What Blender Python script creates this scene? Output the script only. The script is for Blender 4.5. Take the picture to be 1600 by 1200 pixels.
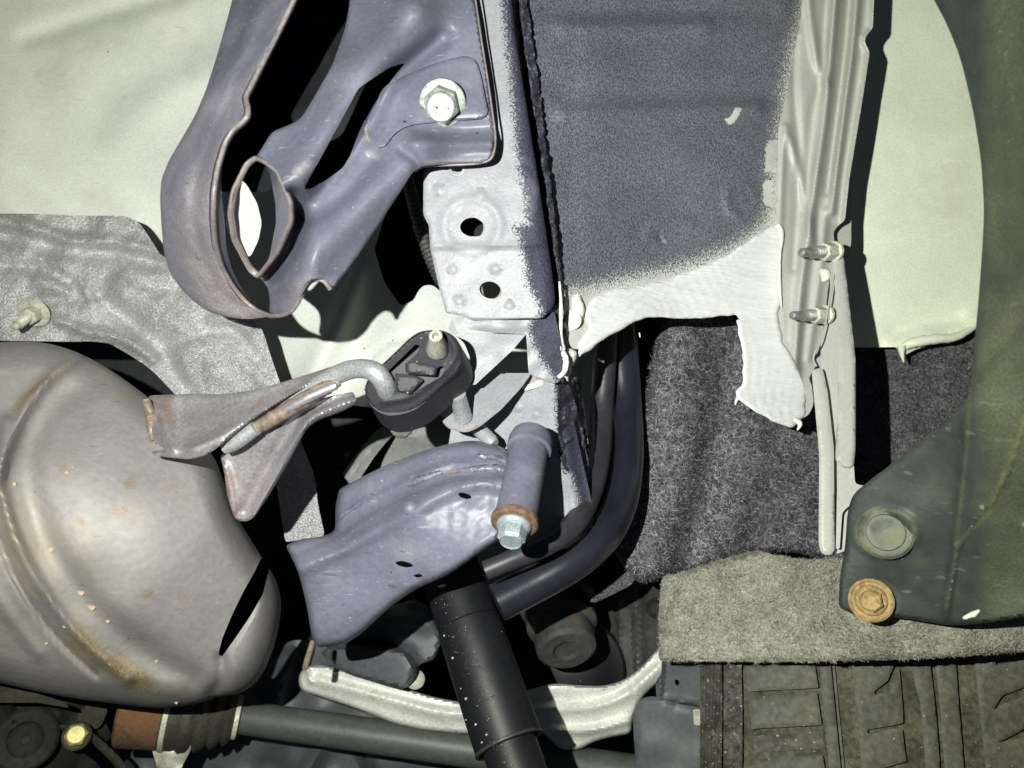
import bpy, bmesh, math, random
import numpy as np
from mathutils import Vector, Matrix
from mathutils.geometry import delaunay_2d_cdt
random.seed(7)
for o in list(bpy.data.objects): bpy.data.objects.remove(o)
SC = bpy.context.scene
COL = SC.collection

# ------------------------------------------------------------------ camera, world, lamps, exposure
F = 1155.0; CX = 800.0; CY = 600.0          # focal length and centre of a 1600 x 1200 picture
cam_d = bpy.data.cameras.new("camera"); cam = bpy.data.objects.new("camera", cam_d); COL.objects.link(cam)
cam_d.sensor_width = 36.0; cam_d.lens = 36.0 * F / 1600.0
cam_d.clip_start = 0.01; cam_d.clip_end = 50
cam_d.dof.use_dof = True; cam_d.dof.focus_distance = 0.44; cam_d.dof.aperture_fstop = 11
cam.rotation_euler = (0, math.pi, 0)        # on the ground looking straight up at the car's underside
SC.camera = cam
W = bpy.data.worlds.new("World"); SC.world = W; W.use_nodes = True
W.node_tree.nodes["Background"].inputs[0].default_value = (0.6, 0.75, 1, 1)
W.node_tree.nodes["Background"].inputs[1].default_value = 0.028
def spot(name, loc, aim, energy, colour, deg, blend, size):
    l = bpy.data.lights.new(name, 'SPOT'); l.energy = energy; l.color = colour
    l.spot_size = math.radians(deg); l.spot_blend = blend; l.shadow_soft_size = size
    l.use_nodes = True; nt = l.node_tree; f = nt.nodes.new('ShaderNodeLightFalloff'); f.inputs[0].default_value = 1.0
    nt.links.new(f.outputs['Linear'], nt.nodes['Emission'].inputs['Strength'])
    o = bpy.data.objects.new(name, l); COL.objects.link(o); o.location = loc
    o.rotation_euler = (Vector(aim) - Vector(loc)).to_track_quat('-Z', 'Y').to_euler()
    return o
LIGHT = (0.085, 0.037, 0.0)
spot("phone_flash_core", LIGHT, (0.03, 0.03, 0.5), 11.0, (0.66, 0.68, 1.0), 96, 1.0, 0.0022)
spot("phone_flash_spill", LIGHT, (0.02, 0.10, 0.5), 25.0, (0.97, 1.0, 0.76), 165, 0.4, 0.0022)
SC.view_settings.view_transform = 'Standard'; SC.view_settings.look = 'None'
SC.view_settings.exposure = 0.0; SC.view_settings.gamma = 1.0

# ------------------------------------------------------------------ helpers
def P(u, v, d): return Vector((-(u - CX) / F * d, (CY - v) / F * d, d))
def link(name, me, parent=None, mats=()):
    n = len(me.vertices); co = np.empty(n * 3, np.float32); me.vertices.foreach_get('co', co); co = co.reshape(-1, 3)
    c = Vector(((co.min(0) + co.max(0)) / 2).tolist())
    me.transform(Matrix.Translation(-c))
    o = bpy.data.objects.new(name, me); COL.objects.link(o)
    for m in mats: me.materials.append(m)
    if parent is not None:
        o.parent = parent; o.location = c - ROOT[parent.name]; ROOT[o.name] = c
    else:
        o.location = c; ROOT[o.name] = c
    return o
ROOT = {}
def thing(name, label, cat, loc, group=None):
    o = bpy.data.objects.new(name, None); COL.objects.link(o); o.location = loc; ROOT[o.name] = Vector(loc)
    o.empty_display_size = 0.02
    return tag(o, label, cat, group)
def tag(o, label, cat=None, group=None, kind=None):
    o['label'] = label
    if cat: o['category'] = cat
    if group: o['group'] = group
    if kind: o['kind'] = kind
    return o
def kind(o, k): o['kind'] = k; return o

def rnd(pts, r=6, closed=True):
    """polyline with every corner rounded (a point may carry its own radius)"""
    n = len(pts); out = []
    for i, p in enumerate(pts):
        a = np.array(p[:2], float); rr = p[2] if len(p) > 2 else r
        if not closed and i in (0, n - 1): out.append(a); continue
        b = np.array(pts[(i - 1) % n][:2], float); c = np.array(pts[(i + 1) % n][:2], float)
        lb, lc = np.linalg.norm(b - a), np.linalg.norm(c - a)
        k = min(rr, lb * .5, lc * .5)
        if k < .8: out.append(a); continue
        p0 = a + (b - a) / lb * k; p2 = a + (c - a) / lc * k
        m = max(3, int(k / 3) + 2)
        for t in np.linspace(0, 1, m): out.append((1 - t) ** 2 * p0 + 2 * t * (1 - t) * a + t * t * p2)
    res = [out[0]]
    for q in out[1:]:
        if np.linalg.norm(q - res[-1]) > .6: res.append(q)
    if closed and np.linalg.norm(res[0] - res[-1]) < .6: res.pop()
    return np.array(res)
def resample(loop, step, closed=True):
    out = []; n = len(loop)
    for i in range(n if closed else n - 1):
        a, b = loop[i], loop[(i + 1) % n]; L = np.linalg.norm(b - a); k = max(1, int(math.ceil(L / step)))
        for j in range(k): out.append(a + (b - a) * j / k)
    if not closed: out.append(loop[-1])
    return np.array(out)
def segdist(u, v, line, closed=False):
    line = np.asarray(line, float)[:, :2]; best = np.full(u.shape, 1e9)
    n = len(line)
    for i in range(n if closed else n - 1):
        a, b = line[i], line[(i + 1) % n]; d = b - a; L2 = max(d @ d, 1e-9)
        t = np.clip(((u - a[0]) * d[0] + (v - a[1]) * d[1]) / L2, 0, 1)
        best = np.minimum(best, np.hypot(u - a[0] - t * d[0], v - a[1] - t * d[1]))
    return best
def inside(u, v, poly):
    poly = np.asarray(poly, float); r = np.zeros(u.shape, bool); n = len(poly)
    for i in range(n):
        x0, y0 = poly[i - 1][:2]; x1, y1 = poly[i][:2]
        if y0 == y1: continue
        r ^= ((y0 > v) != (y1 > v)) & (u < (x1 - x0) * (v - y0) / (y1 - y0) + x0)
    return r
def sdist(u, v, poly):
    d = segdist(u, v, poly, True); return np.where(inside(u, v, poly), d, -d)
def sstep(x): x = np.clip(x, 0, 1); return x * x * (3 - 2 * x)
def waves(u, v, scale, seed=1, n=14):
    rs = np.random.RandomState(seed); s = 0
    for i in range(n):
        a = rs.rand() * 2 * math.pi; k = 2 * math.pi / (scale * (0.6 + 1.2 * rs.rand()))
        s = s + np.sin((u * math.cos(a) + v * math.sin(a)) * k + rs.rand() * 6.28)
    return s / math.sqrt(n)
def D(ctrl, *feats):
    """depth (metres from the camera) over the surface: a thin plate through control points plus pressed features; h > 0 comes nearer"""
    c = np.array(ctrl, float)
    if len(c) == 1: w = None; base = c[0, 2]
    else:
        m0 = c[:, :2].mean(0); n = len(c); r = np.hypot(c[:, None, 0] - c[None, :, 0], c[:, None, 1] - c[None, :, 1]) / 300
        K = np.where(r > 0, r * r * np.log(r + 1e-12), 0) if n > 3 else np.zeros((n, n))
        Q = np.c_[np.ones(n), (c[:, 0] - m0[0]) / 300, (c[:, 1] - m0[1]) / 300]
        A = np.block([[K + 1e-6 * np.eye(n), Q], [Q.T, np.zeros((3, 3))]])
        if n > 3: w = np.linalg.lstsq(A, np.r_[c[:, 2], 0, 0, 0], rcond=None)[0]
        else: w = np.r_[np.zeros(n), np.linalg.lstsq(Q, c[:, 2], rcond=None)[0]]
    def f(u, v):
        if w is None: d = np.full(u.shape, base)
        else:
            r = np.hypot(u[:, None] - c[None, :, 0], v[:, None] - c[None, :, 1]) / 300
            K = np.where(r > 0, r * r * np.log(r + 1e-12), 0) if len(c) > 3 else np.zeros((len(u), len(c)))
            d = K @ w[:len(c)] + w[len(c)] + w[len(c) + 1] * (u - m0[0]) / 300 + w[len(c) + 2] * (v - m0[1]) / 300
        for ft in feats:
            k = ft[0]
            if k == 'ridge': d = d - ft[3] * np.exp(-(segdist(u, v, rnd(ft[1], 40, False)) / ft[2]) ** 2)
            elif k == 'plat': d = d - ft[3] * sstep(sdist(u, v, rnd(ft[1], ft[4] if len(ft) > 4 else 10)) / ft[2] + .5)
            elif k == 'bump': d = d - ft[4] * np.exp(-(np.hypot(u - ft[1], v - ft[2]) / ft[3]) ** 2)
            elif k == 'ring': d = d - ft[5] * np.exp(-((np.hypot(u - ft[1], (v - ft[2]) * (ft[6] if len(ft) > 6 else 1)) - ft[3]) / ft[4]) ** 2)
            elif k == 'noise': d = d - ft[2] * waves(u, v, ft[1], ft[3] if len(ft) > 3 else 1)
            elif k == 'fn': d = d - ft[1](u, v)
        return d
    return f
def finish(me, angle=38):
    bm = bmesh.new(); bm.from_mesh(me); bmesh.ops.recalc_face_normals(bm, faces=bm.faces[:]); bm.to_mesh(me); bm.free()
    for p in me.polygons: p.use_smooth = True
    me.set_sharp_from_angle(angle=math.radians(angle))
def sheet(name, outline, depth, mat, parent=None, step=10, thick=.0022, r=6, holes=(), roll=None, mask=None, angle=38, rag=None, holer=6):
    loop = resample(rnd(outline, r), step)
    if rag: # ragged outline
        k = waves(loop[:, 0], loop[:, 1], rag[0], 5); k2 = waves(loop[:, 0], loop[:, 1], rag[0], 9)
        loop = loop + np.c_[k, k2] * rag[1]
    hl = [resample(rnd(h, holer), max(2.0, step * .6)) for h in holes]
    x0, y0 = loop.min(0); x1, y1 = loop.max(0)
    gx = np.arange(x0, x1, step); gy = np.arange(y0, y1, step * .87)
    U, V = np.meshgrid(gx, gy); U = U + (np.arange(len(gy)) % 2)[:, None] * step * .5; U = U.ravel(); V = V.ravel()
    keep = sdist(U, V, loop) > step * .45
    for h in hl: keep &= sdist(U, V, h) < -step * .4
    pts = [tuple(p) for p in loop]; edges = [(i, (i + 1) % len(loop)) for i in range(len(loop))]
    for h in hl:
        o = len(pts); pts += [tuple(p) for p in h]; edges += [(o + i, o + (i + 1) % len(h)) for i in range(len(h))]
    pts += list(zip(U[keep].tolist(), V[keep].tolist()))
    vo, eo, fo, *_ = delaunay_2d_cdt([Vector(p) for p in pts], edges, [], 0, 1e-4)
    q = np.array([(p.x, p.y) for p in vo]); tr = np.array([f for f in fo if len(f) == 3])
    cc = q[tr].mean(1); ok = inside(cc[:, 0], cc[:, 1], loop)
    for h in hl: ok &= ~inside(cc[:, 0], cc[:, 1], h)
    tr = tr[ok]
    u, v = q[:, 0], q[:, 1]; d = depth(u, v)
    if roll:
        x = np.clip(segdist(u, v, loop, True) / roll[0], 0, 1); d = d + roll[1] * (1 - np.sqrt(np.maximum(0, 1 - (1 - x) ** 2)))
    n = len(q)
    def arr(dd): return np.c_[-(u - CX) / F * dd, (CY - v) / F * dd, dd]
    co = np.r_[arr(d), arr(d + thick)]
    es = {}
    for t in tr:
        for a, b in ((t[0], t[1]), (t[1], t[2]), (t[2], t[0])):
            k = (min(a, b), max(a, b)); es[k] = es.get(k, 0) + 1 if k in es else 1
    bd = [k for k, c in es.items() if c == 1]
    faces = [tuple(map(int, t)) for t in tr] + [(int(t[2]) + n, int(t[1]) + n, int(t[0]) + n) for t in tr]
    faces += [(int(a), int(b), int(b) + n, int(a) + n) for a, b in bd]
    me = bpy.data.meshes.new(name); me.from_pydata(co.tolist(), [], faces)
    if mask:
        for k, fn in mask.items():
            at = me.attributes.new(k, 'FLOAT', 'POINT'); val = np.clip(fn(u, v), 0, 1).astype(np.float32)
            at.data.foreach_set('value', np.r_[val, val])
    finish(me, angle)
    return link(name, me, parent, [mat])
def spline(pts, sub=6):
    pts = np.array(pts, float); n = len(pts)
    if n == 2: return np.array([pts[0] + (pts[1] - pts[0]) * t for t in np.linspace(0, 1, sub + 1)])
    out = []
    for i in range(n - 1):
        p0 = pts[max(i - 1, 0)]; p1 = pts[i]; p2 = pts[i + 1]; p3 = pts[min(i + 2, n - 1)]
        for t in np.arange(sub) / sub:
            out.append(.5 * (2 * p1 + (p2 - p0) * t + (2 * p0 - 5 * p1 + 4 * p2 - p3) * t ** 2 + (3 * p1 - 3 * p2 + p3 - p0) * t ** 3))
    out.append(pts[-1]); return np.array(out)
def sweep(name, co, rad, mat, parent=None, seg=14, closed=False, lump=0, flat=1.0):
    """round bar through 3-D points with a radius each"""
    n = len(co); co = np.array(co); T = np.gradient(co, axis=0) if not closed else np.roll(co, -1, 0) - np.roll(co, 1, 0)
    T /= np.linalg.norm(T, axis=1)[:, None] + 1e-12
    ref = np.array([0, 0, 1.0]); N = ref - T[0] * (T[0] @ ref)
    if np.linalg.norm(N) < .1: ref = np.array([0, 1.0, 0]); N = ref - T[0] * (T[0] @ ref)
    N /= np.linalg.norm(N); vs = []; rs = np.random.RandomState(len(co) + seg)
    for i in range(n):
        N = N - T[i] * (T[i] @ N); N /= np.linalg.norm(N) + 1e-12; B = np.cross(T[i], N)
        for k in range(seg):
            a = 2 * math.pi * k / seg; r = rad[i] * (1 + lump * (rs.rand() - .5))
            vs.append(co[i] + (N * math.cos(a) * flat + B * math.sin(a)) * r)
    fs = []
    for i in range(n - 1 if not closed else n):
        j = (i + 1) % n
        for k in range(seg):
            l = (k + 1) % seg; fs.append((i * seg + k, i * seg + l, j * seg + l, j * seg + k))
    if not closed: fs += [tuple(range(seg))[::-1], tuple((n - 1) * seg + k for k in range(seg))]
    me = bpy.data.meshes.new(name); me.from_pydata([tuple(x) for x in vs], [], fs); finish(me, 50)
    return link(name, me, parent, [mat])
def tube(name, pts, mat, parent=None, seg=14, sub=6, **k):
    s = spline(pts, sub); co = [P(*q[:3]) for q in s]; rad = [q[3] * q[2] / F for q in s]
    return sweep(name, co, rad, mat, parent, seg, **k)
def lathe(name, p0, p1, prof, mat, parent=None, seg=32, angle=35, rot=0, squash=None):
    """turned shape about the axis p0 -> p1: prof holds (distance along, radius) in metres"""
    ax = (p1 - p0).normalized(); n = Vector((0, 1, 0)); n = (n - ax * n.dot(ax)).normalized(); b = ax.cross(n)
    vs = []; fs = []
    for t, r in prof:
        for k in range(seg):
            a = 2 * math.pi * k / seg + rot
            vs.append(p0 + ax * t + (n * math.cos(a) + b * math.sin(a)) * max(r, 1e-5))
    m = len(prof)
    for i in range(m - 1):
        for k in range(seg):
            l = (k + 1) % seg; fs.append((i * seg + k, i * seg + l, (i + 1) * seg + l, (i + 1) * seg + k))
    if abs(prof[0][0] - prof[-1][0]) < 1e-6 and prof[-1][1] > 2e-4:
        for k in range(seg): l = (k + 1) % seg; fs.append(((m - 1) * seg + k, (m - 1) * seg + l, l, k))
    else: fs += [tuple(range(seg))[::-1], tuple((m - 1) * seg + k for k in range(seg))]
    me = bpy.data.meshes.new(name); me.from_pydata([tuple(x) for x in vs], [], fs); finish(me, angle)
    return link(name, me, parent, [mat])
def on(fn, u, v, off=0): return float(fn(np.array([float(u)]), np.array([float(v)]))[0]) - off
def fibres(parent, n, mat, L=.004, w=.00022, seed=3, name='fibres', lift=.0012, box=None):
    me0 = parent.data; k = len(me0.vertices) // 2; rs = np.random.RandomState(seed)
    co = np.empty(len(me0.vertices) * 3); me0.vertices.foreach_get('co', co); co = co.reshape(-1, 3)
    tris = np.array([p.vertices[:] for p in me0.polygons if len(p.vertices) == 3 and max(p.vertices) < k])
    a, b, c = co[tris[:, 0]], co[tris[:, 1]], co[tris[:, 2]]
    N = np.cross(b - a, c - a); ar = np.linalg.norm(N, axis=1); N = N / (ar[:, None] + 1e-12)
    N = np.where(N[:, 2:3] > 0, -N, N)
    i = rs.choice(len(tris), n, p=ar / ar.sum()); x = rs.rand(n, 2); x = np.where(x.sum(1)[:, None] > 1, 1 - x, x)
    p = a[i] + (b - a)[i] * x[:, :1] + (c - a)[i] * x[:, 1:]
    nn = N[i]; t = rs.randn(n, 3); t -= nn * (t * nn).sum(1)[:, None]; t /= np.linalg.norm(t, axis=1)[:, None]
    s = np.cross(nn, t); l = L * (.4 + rs.rand(n, 1)); bend = rs.randn(n, 1) * .35
    p0 = p - nn * .0001; p1 = p + t * l * .5 + s * l * bend * .5 + nn * lift * rs.rand(n, 1); p2 = p + t * l + nn * lift * rs.rand(n, 1) * .8
    vs = np.stack([p0 - s * w, p0 + s * w, p1 - s * w, p1 + s * w, p2], 1).reshape(-1, 3)
    fs = [];
    for q in range(n): o = q * 5; fs += [(o, o + 1, o + 3, o + 2), (o + 2, o + 3, o + 4)]
    me = bpy.data.meshes.new(name); me.from_pydata((vs + np.array(ROOT[parent.name])).tolist(), [], fs)
    o = link(name, me, parent, [mat]); o['kind'] = 'stuff'; return o

# ------------------------------------------------------------------ materials
def mat(name, base, rough=.5, metal=0, mott=(35, .12), fine=(500, .15), bump=((450, .00008),), rust=None, specks=None, mask=None, mask2=None, stretch=None, spec=.5, rrough=0, coat=0, detail=4, scr=None):
    m = bpy.data.materials.new(name); m.use_nodes = True; nt = m.node_tree; N = nt.nodes; L = nt.links
    b = N['Principled BSDF']; b.inputs['Metallic'].default_value = metal; b.inputs['Roughness'].default_value = rough
    b.inputs['Specular IOR Level'].default_value = spec; b.inputs['Coat Weight'].default_value = coat
    tc = N.new('ShaderNodeTexCoord'); src = tc.outputs['Object']
    if stretch:
        mp = N.new('ShaderNodeMapping'); mp.inputs['Rotation'].default_value = (0, 0, math.radians(stretch[0])); mp.inputs['Scale'].default_value = stretch[1]
        L.new(src, mp.inputs[0]); src_s = mp.outputs[0]
    else: src_s = src
    def noise(scale, det=detail, s=None, rgh=.55, dist=0):
        n = N.new('ShaderNodeTexNoise'); n.inputs['Scale'].default_value = scale; n.inputs['Detail'].default_value = det
        n.inputs['Roughness'].default_value = rgh; n.inputs['Distortion'].default_value = dist; L.new(s or src_s, n.inputs['Vector']); return n.outputs['Fac']
    def math_(op, a, b_=None, clamp=False):
        n = N.new('ShaderNodeMath'); n.operation = op; n.use_clamp = clamp
        for i, x in enumerate((a, b_)):
            if x is None: continue
            if hasattr(x, 'links'): L.new(x, n.inputs[i])
            else: n.inputs[i].default_value = x
        return n.outputs[0]
    def mix(f, a, c):
        n = N.new('ShaderNodeMix'); n.data_type = 'RGBA'
        if hasattr(f, 'links'): L.new(f, n.inputs[0])
        else: n.inputs[0].default_value = f
        for i, x in ((6, a), (7, c)):
            if hasattr(x, 'links'): L.new(x, n.inputs[i])
            else: n.inputs[i].default_value = (*x[:3], 1)
        return n.outputs[2]
    def ramp(x, lo, hi): # linear 0..1 between lo and hi
        n = N.new('ShaderNodeMapRange'); n.clamp = True; L.new(x, n.inputs[0]); n.inputs[1].default_value = lo; n.inputs[2].default_value = hi; return n.outputs[0]
    def vary(col, sc, amt, det=3):
        f = ramp(noise(sc, det), .3, .7)
        if hasattr(col, 'links'):
            n = N.new('ShaderNodeHueSaturation'); L.new(col, n.inputs['Color']); L.new(math_('ADD', math_('MULTIPLY', f, 2 * amt), 1 - amt), n.inputs['Value']); return n.outputs[0]
        return mix(f, [x * (1 - amt) for x in col], [min(1, x * (1 + amt)) for x in col])
    col = vary(base, *mott); rg = None
    col = vary(col, *fine, 2)
    rough_v = math_('ADD', math_('MULTIPLY', noise(mott[0] * 3), rrough), rough - rrough / 2) if rrough else None
    height = None
    for sc, amp in bump:
        h = math_('MULTIPLY', noise(sc, 2), amp); height = h if height is None else math_('ADD', height, h)
    def addh(h):
        nonlocal height
        height = h if height is None else math_('ADD', height, h)
    for mk in (mask, mask2):
        if not mk: continue
        at = N.new('ShaderNodeAttribute'); at.attribute_name = mk['attr']
        g = noise(mk.get('gscale', 900), mk.get('gdet', 2), src)
        f = math_('ADD', at.outputs['Fac'], math_('MULTIPLY', math_('SUBTRACT', g, .5), mk.get('grain', 1.2)))
        f = ramp(f, .5 - mk.get('soft', .08), .5 + mk.get('soft', .08))
        c2 = vary(vary(mk['col'], mk.get('mscale', 60), mk.get('mamt', .15)), mk.get('fscale', 900), mk.get('famt', .3), 1)
        col = mix(f, col, c2)
        if 'rough' in mk:
            r0 = rough_v if rough_v is not None else rough
            rough_v = math_('ADD', math_('MULTIPLY', f, mk['rough'] - rough), r0)
        if 'bump' in mk: addh(math_('MULTIPLY', math_('MULTIPLY', noise(mk['bump'][0], 2, src), mk['bump'][1]), f))
    if rust:
        for rs_ in (rust if isinstance(rust[0], (tuple, list)) else (rust,)):
            sc, lo, rc, amt = rs_
            f = math_('MULTIPLY', ramp(noise(sc, 5, src, .65), lo, lo + .09), amt)
            col = mix(f, col, rc)
            rough_v = math_('ADD', math_('MULTIPLY', f, .3), rough_v if rough_v is not None else rough)
    if scr:
        for ang, sc, lo, scol, amt in scr:
            mp2 = N.new('ShaderNodeMapping'); mp2.inputs['Rotation'].default_value = (0, 0, math.radians(ang)); mp2.inputs['Scale'].default_value = (1, 14, 6); L.new(src, mp2.inputs[0])
            f = ramp(noise(sc, 1, mp2.outputs[0]), lo, lo + .04); g = ramp(noise(sc * 2.5, 2, src), .5, .58)
            col = mix(math_('MULTIPLY', math_('MULTIPLY', f, g), amt), col, scol)
    if specks:
        for sc, rad, sc_col, amt in (specks if isinstance(specks[0], (tuple, list)) else (specks,)):
            vz = N.new('ShaderNodeTexVoronoi'); vz.inputs['Scale'].default_value = sc; L.new(src, vz.inputs['Vector'])
            f = math_('LESS_THAN', vz.outputs['Distance'], rad)
            # only some of the cells carry a speck
            sep = N.new('ShaderNodeSeparateColor'); L.new(vz.outputs['Color'], sep.inputs[0]); f = math_('MULTIPLY', f, math_('GREATER_THAN', sep.outputs[0], amt))
            col = mix(f, col, sc_col)
    L.new(col, b.inputs['Base Color'])
    if rough_v is not None: L.new(rough_v, b.inputs['Roughness'])
    if height is not None:
        bp = N.new('ShaderNodeBump'); bp.inputs['Strength'].default_value = 1; bp.inputs['Distance'].default_value = 1; L.new(height, bp.inputs['Height']); L.new(bp.outputs[0], b.inputs['Normal'])
    return m
RUSTC = (.20, .085, .035)
m_floor = mat('floor paint', (.67, .68, .64), .42, rrough=.2, mott=(9, .10), fine=(700, .10), rust=((7, .54, (.50, .49, .43), .45), (38, .66, (.42, .40, .34), .4), (130, .73, (.25, .22, .17), .5)), scr=[(20, 40, .70, (.42, .41, .36), .5), (-40, 30, .72, (.85, .85, .8), .5)], bump=((800, .00006), (60, .0006)), specks=((90, .07, (.2, .19, .16), .80), (50, .05, (.9, .9, .85), .9)), spec=.4)
m_shield = mat('aluminised sheet', (.55, .54, .56), .42, metal=.45, mott=(25, .05), fine=(900, .40), bump=((800, .0012), (1600, .0005)), specks=((900, .34, (.95, .95, .97), .72), (1300, .3, (.16, .15, .16), .8)), detail=2)  # near-white and dark specks paint the sheet's glitter into the colour
m_muff = mat('heat stained steel', (.345, .325, .325), .66, metal=.05, spec=.35, scr=[(35, 30, .70, (.50, .48, .46), .5), (-55, 36, .71, (.18, .16, .15), .5)], mott=(14, .14), fine=(300, .09), bump=((500, .00007), (45, .0004)), rust=((16, .56, (.40, .34, .25), .35), (26, .66, (.30, .19, .11), .5), (150, .72, (.22, .13, .08), .5)), specks=((75, .06, (.75, .72, .65), .9), (60, .045, (.08, .07, .06), .9)), rrough=.15,
             mask=dict(attr='stain_highlight', col=(.34, .26, .17), gscale=70, gdet=8, grain=1.1, soft=.28, rough=.65, mamt=.3))
m_hang = mat('hanger steel', (.40, .375, .40), .42, metal=.5, mott=(45, .22), fine=(600, .2), bump=((300, .00015), (1100, .0001)), rust=((40, .58, (.27, .17, .12), .6), (14, .6, (.36, .29, .22), .4)), rrough=.25)
m_rustbar = mat('rusty bar', (.30, .235, .19), .55, metal=.3, mott=(60, .35), fine=(400, .35), bump=((250, .0004), (700, .0002)), rust=(80, .52, (.17, .10, .07), .7))
m_zinc = mat('zinc bar', (.50, .51, .53), .42, metal=.45, mott=(60, .12), fine=(900, .3), bump=((1200, .0002), (300, .00015)))
m_rubber = mat('hanger rubber', (.027, .025, .033), .55, mott=(60, .2), fine=(900, .3), bump=((1500, .00007), (200, .0001)), specks=((350, .13, (.30, .28, .28), .86), (160, .07, (.45, .42, .36), .9)), spec=.45)
m_brk = mat('bracket paint', (.165, .165, .224), .42, scr=[(50, 40, .68, (.34, .33, .38), .7), (-20, 55, .69, (.36, .35, .38), .6), (80, 30, .70, (.08, .075, .09), .6)], mott=(18, .22), fine=(400, .10), bump=((900, .00005), (60, .0005)), rust=((30, .70, (.25, .17, .12), .5),), specks=((120, .07, (.42, .40, .42), .86), (85, .07, (.06, .05, .06), .88), (260, .12, (.3, .29, .33), .85)), rrough=.35,
            mask=dict(attr='stain_highlight', col=(.43, .385, .40), gscale=38, gdet=5, grain=.9, soft=.45, rough=.5, mamt=.2), spec=.4)
m_edge = mat('bracket cut edge', (.31, .27, .265), .45, metal=.2, mott=(60, .3), fine=(500, .2), bump=((400, .0002),), rust=(60, .52, (.20, .13, .10), .5))
m_rail = mat('rail primer', (.335, .335, .365), .48, mott=(30, .07), fine=(600, .10), bump=((700, .00018), (90, .0003)), rust=((45, .71, (.30, .2, .12), .5), (14, .58, (.27, .27, .28), .5)), specks=((140, .07, (.2, .18, .17), .9),),
             mask=dict(attr='tar', col=(.045, .043, .075), gscale=1100, grain=1.5, soft=.1, rough=.75, bump=(900, .0006), famt=.5, fscale=1200, mamt=.3),
             mask2=dict(attr='stain_highlight', col=(.28, .16, .08), gscale=200, gdet=4, grain=1.0, soft=.2))
m_tar = mat('black undercoat', (.070, .068, .092), .62, mott=(50, .35), fine=(1100, .5), bump=((900, .0006), (150, .0015)), specks=((600, .25, (.22, .22, .27), .75),))
m_well = mat('panel paint with undercoat', (.66, .66, .62), .45, mott=(30, .06), fine=(600, .08), bump=((600, .0001),),
             mask=dict(attr='tar', col=(.160, .160, .198), gscale=900, grain=1.3, soft=.12, rough=.55, bump=(800, .0007), famt=.5, fscale=850, mscale=18, mamt=.12))
m_seal = mat('brushed sealant', (.86, .86, .86), .5, mott=(30, .06), fine=(300, .05), bump=((170, .0007), (60, .0007)), stretch=(14, (.12, 3.0, 1)), spec=.4)
m_seal_v = mat('brushed sealant upright', (.86, .86, .86), .5, mott=(30, .06), fine=(300, .05), bump=((170, .0007), (60, .0007)), stretch=(-86, (.12, 3.0, 1)), spec=.4)
m_seal_l = mat('lumpy sealant', (.80, .79, .72), .5, bump=((150, .0015), (500, .0002)), mott=(60, .1))
m_white = mat('pale body paint', (.46, .46, .43), .45, mott=(30, .05), fine=(500, .06), bump=((600, .00008), (80, .0003)), rust=((60, .72, (.55, .42, .25), .5),), spec=.5)
m_panel = mat('outer panel paint', (.80, .83, .69), .42, rust=((8, .55, (.62, .62, .48), .45), (45, .68, (.9, .9, .8), .5)), mott=(14, .08), fine=(700, .10), bump=((700, .00012), (60, .0003)), specks=((60, .08, (.75, .75, .65), .8),))
m_felt = mat('dark felt', (.090, .087, .097), .95, mott=(90, .35), fine=(600, .7), bump=((500, .0016), (1400, .0006)), spec=.1)
m_felt2 = mat('dusty felt', (.235, .228, .195), .95, mott=(80, .3), fine=(600, .45), bump=((450, .0016), (1400, .0006)), spec=.1)
m_fib = mat('felt fibre dark', (.30, .29, .31), .8, mott=(200, .5), fine=(900, .4), bump=(), spec=.2)
m_fib2 = mat('felt fibre dusty', (.42, .405, .34), .8, mott=(200, .4), fine=(900, .4), bump=(), spec=.2)
m_plast = mat('dusty bumper plastic', (.046, .056, .054), .5, mott=(14, .25), fine=(90, .2), bump=((500, .00015), (40, .0004)), spec=.35, rrough=.25, scr=[(75, 22, .68, (.16, .17, .12), .6), (20, 30, .70, (.14, .15, .11), .5)], specks=((80, .10, (.22, .24, .14), .88), (200, .1, (.2, .2, .13), .9)),
              mask=dict(attr='dust', col=(.135, .142, .078), gscale=26, gdet=7, grain=1.1, soft=.45, rough=.7, mamt=.2))
m_ochre = mat('ochre rust', (.36, .25, .11), .7, mott=(90, .3), fine=(400, .3), bump=((300, .0005),), rust=((120, .56, (.20, .10, .045), .7),))
m_flake = mat('rust flake', (.42, .33, .23), .8, mott=(200, .3), bump=((500, .0004),))
m_rear = mat('rear panel grey', (.25, .25, .245), .5, mott=(14, .15), fine=(300, .1), bump=((300, .0001),), rust=((20, .6, (.18, .17, .15), .5),))
m_clip = mat('clip plastic', (.085, .095, .075), .5, mott=(60, .4), fine=(200, .3), rust=((70, .5, (.22, .21, .12), .5),))
m_rust = mat('rust', (.19, .115, .075), .75, mott=(90, .35), fine=(400, .35), bump=((300, .0005),), rust=((120, .55, (.15, .06, .025), .7),))
m_tyre = mat('tyre rubber', (.088, .088, .072), .7, mott=(30, .25), fine=(300, .3), bump=((500, .0002), (1200, .0001)), specks=((260, .13, (.28, .28, .20), .9), (480, .16, (.34, .33, .24), .93)), rust=((25, .58, (.10, .09, .055), .6),))
m_tyre_g = mat('tyre groove grime', (.070, .066, .048), .85, mott=(50, .4), fine=(300, .5), bump=((400, .0005),), specks=((420, .2, (.2, .19, .13), .88),))
m_tyre_s = mat('tyre shoulder mud', (.078, .074, .066), .85, mott=(60, .5), fine=(300, .4), bump=((300, .0008),), specks=((500, .3, (.36, .34, .28), .82), (260, .2, (.32, .31, .25), .88)), rust=((30, .58, (.10, .075, .05), .5),))
m_grey = mat('dull grey steel paint', (.085, .09, .10), .5, mott=(25, .12), fine=(300, .12), bump=((300, .0001),), specks=((90, .05, (.35, .33, .3), .9),))
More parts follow.
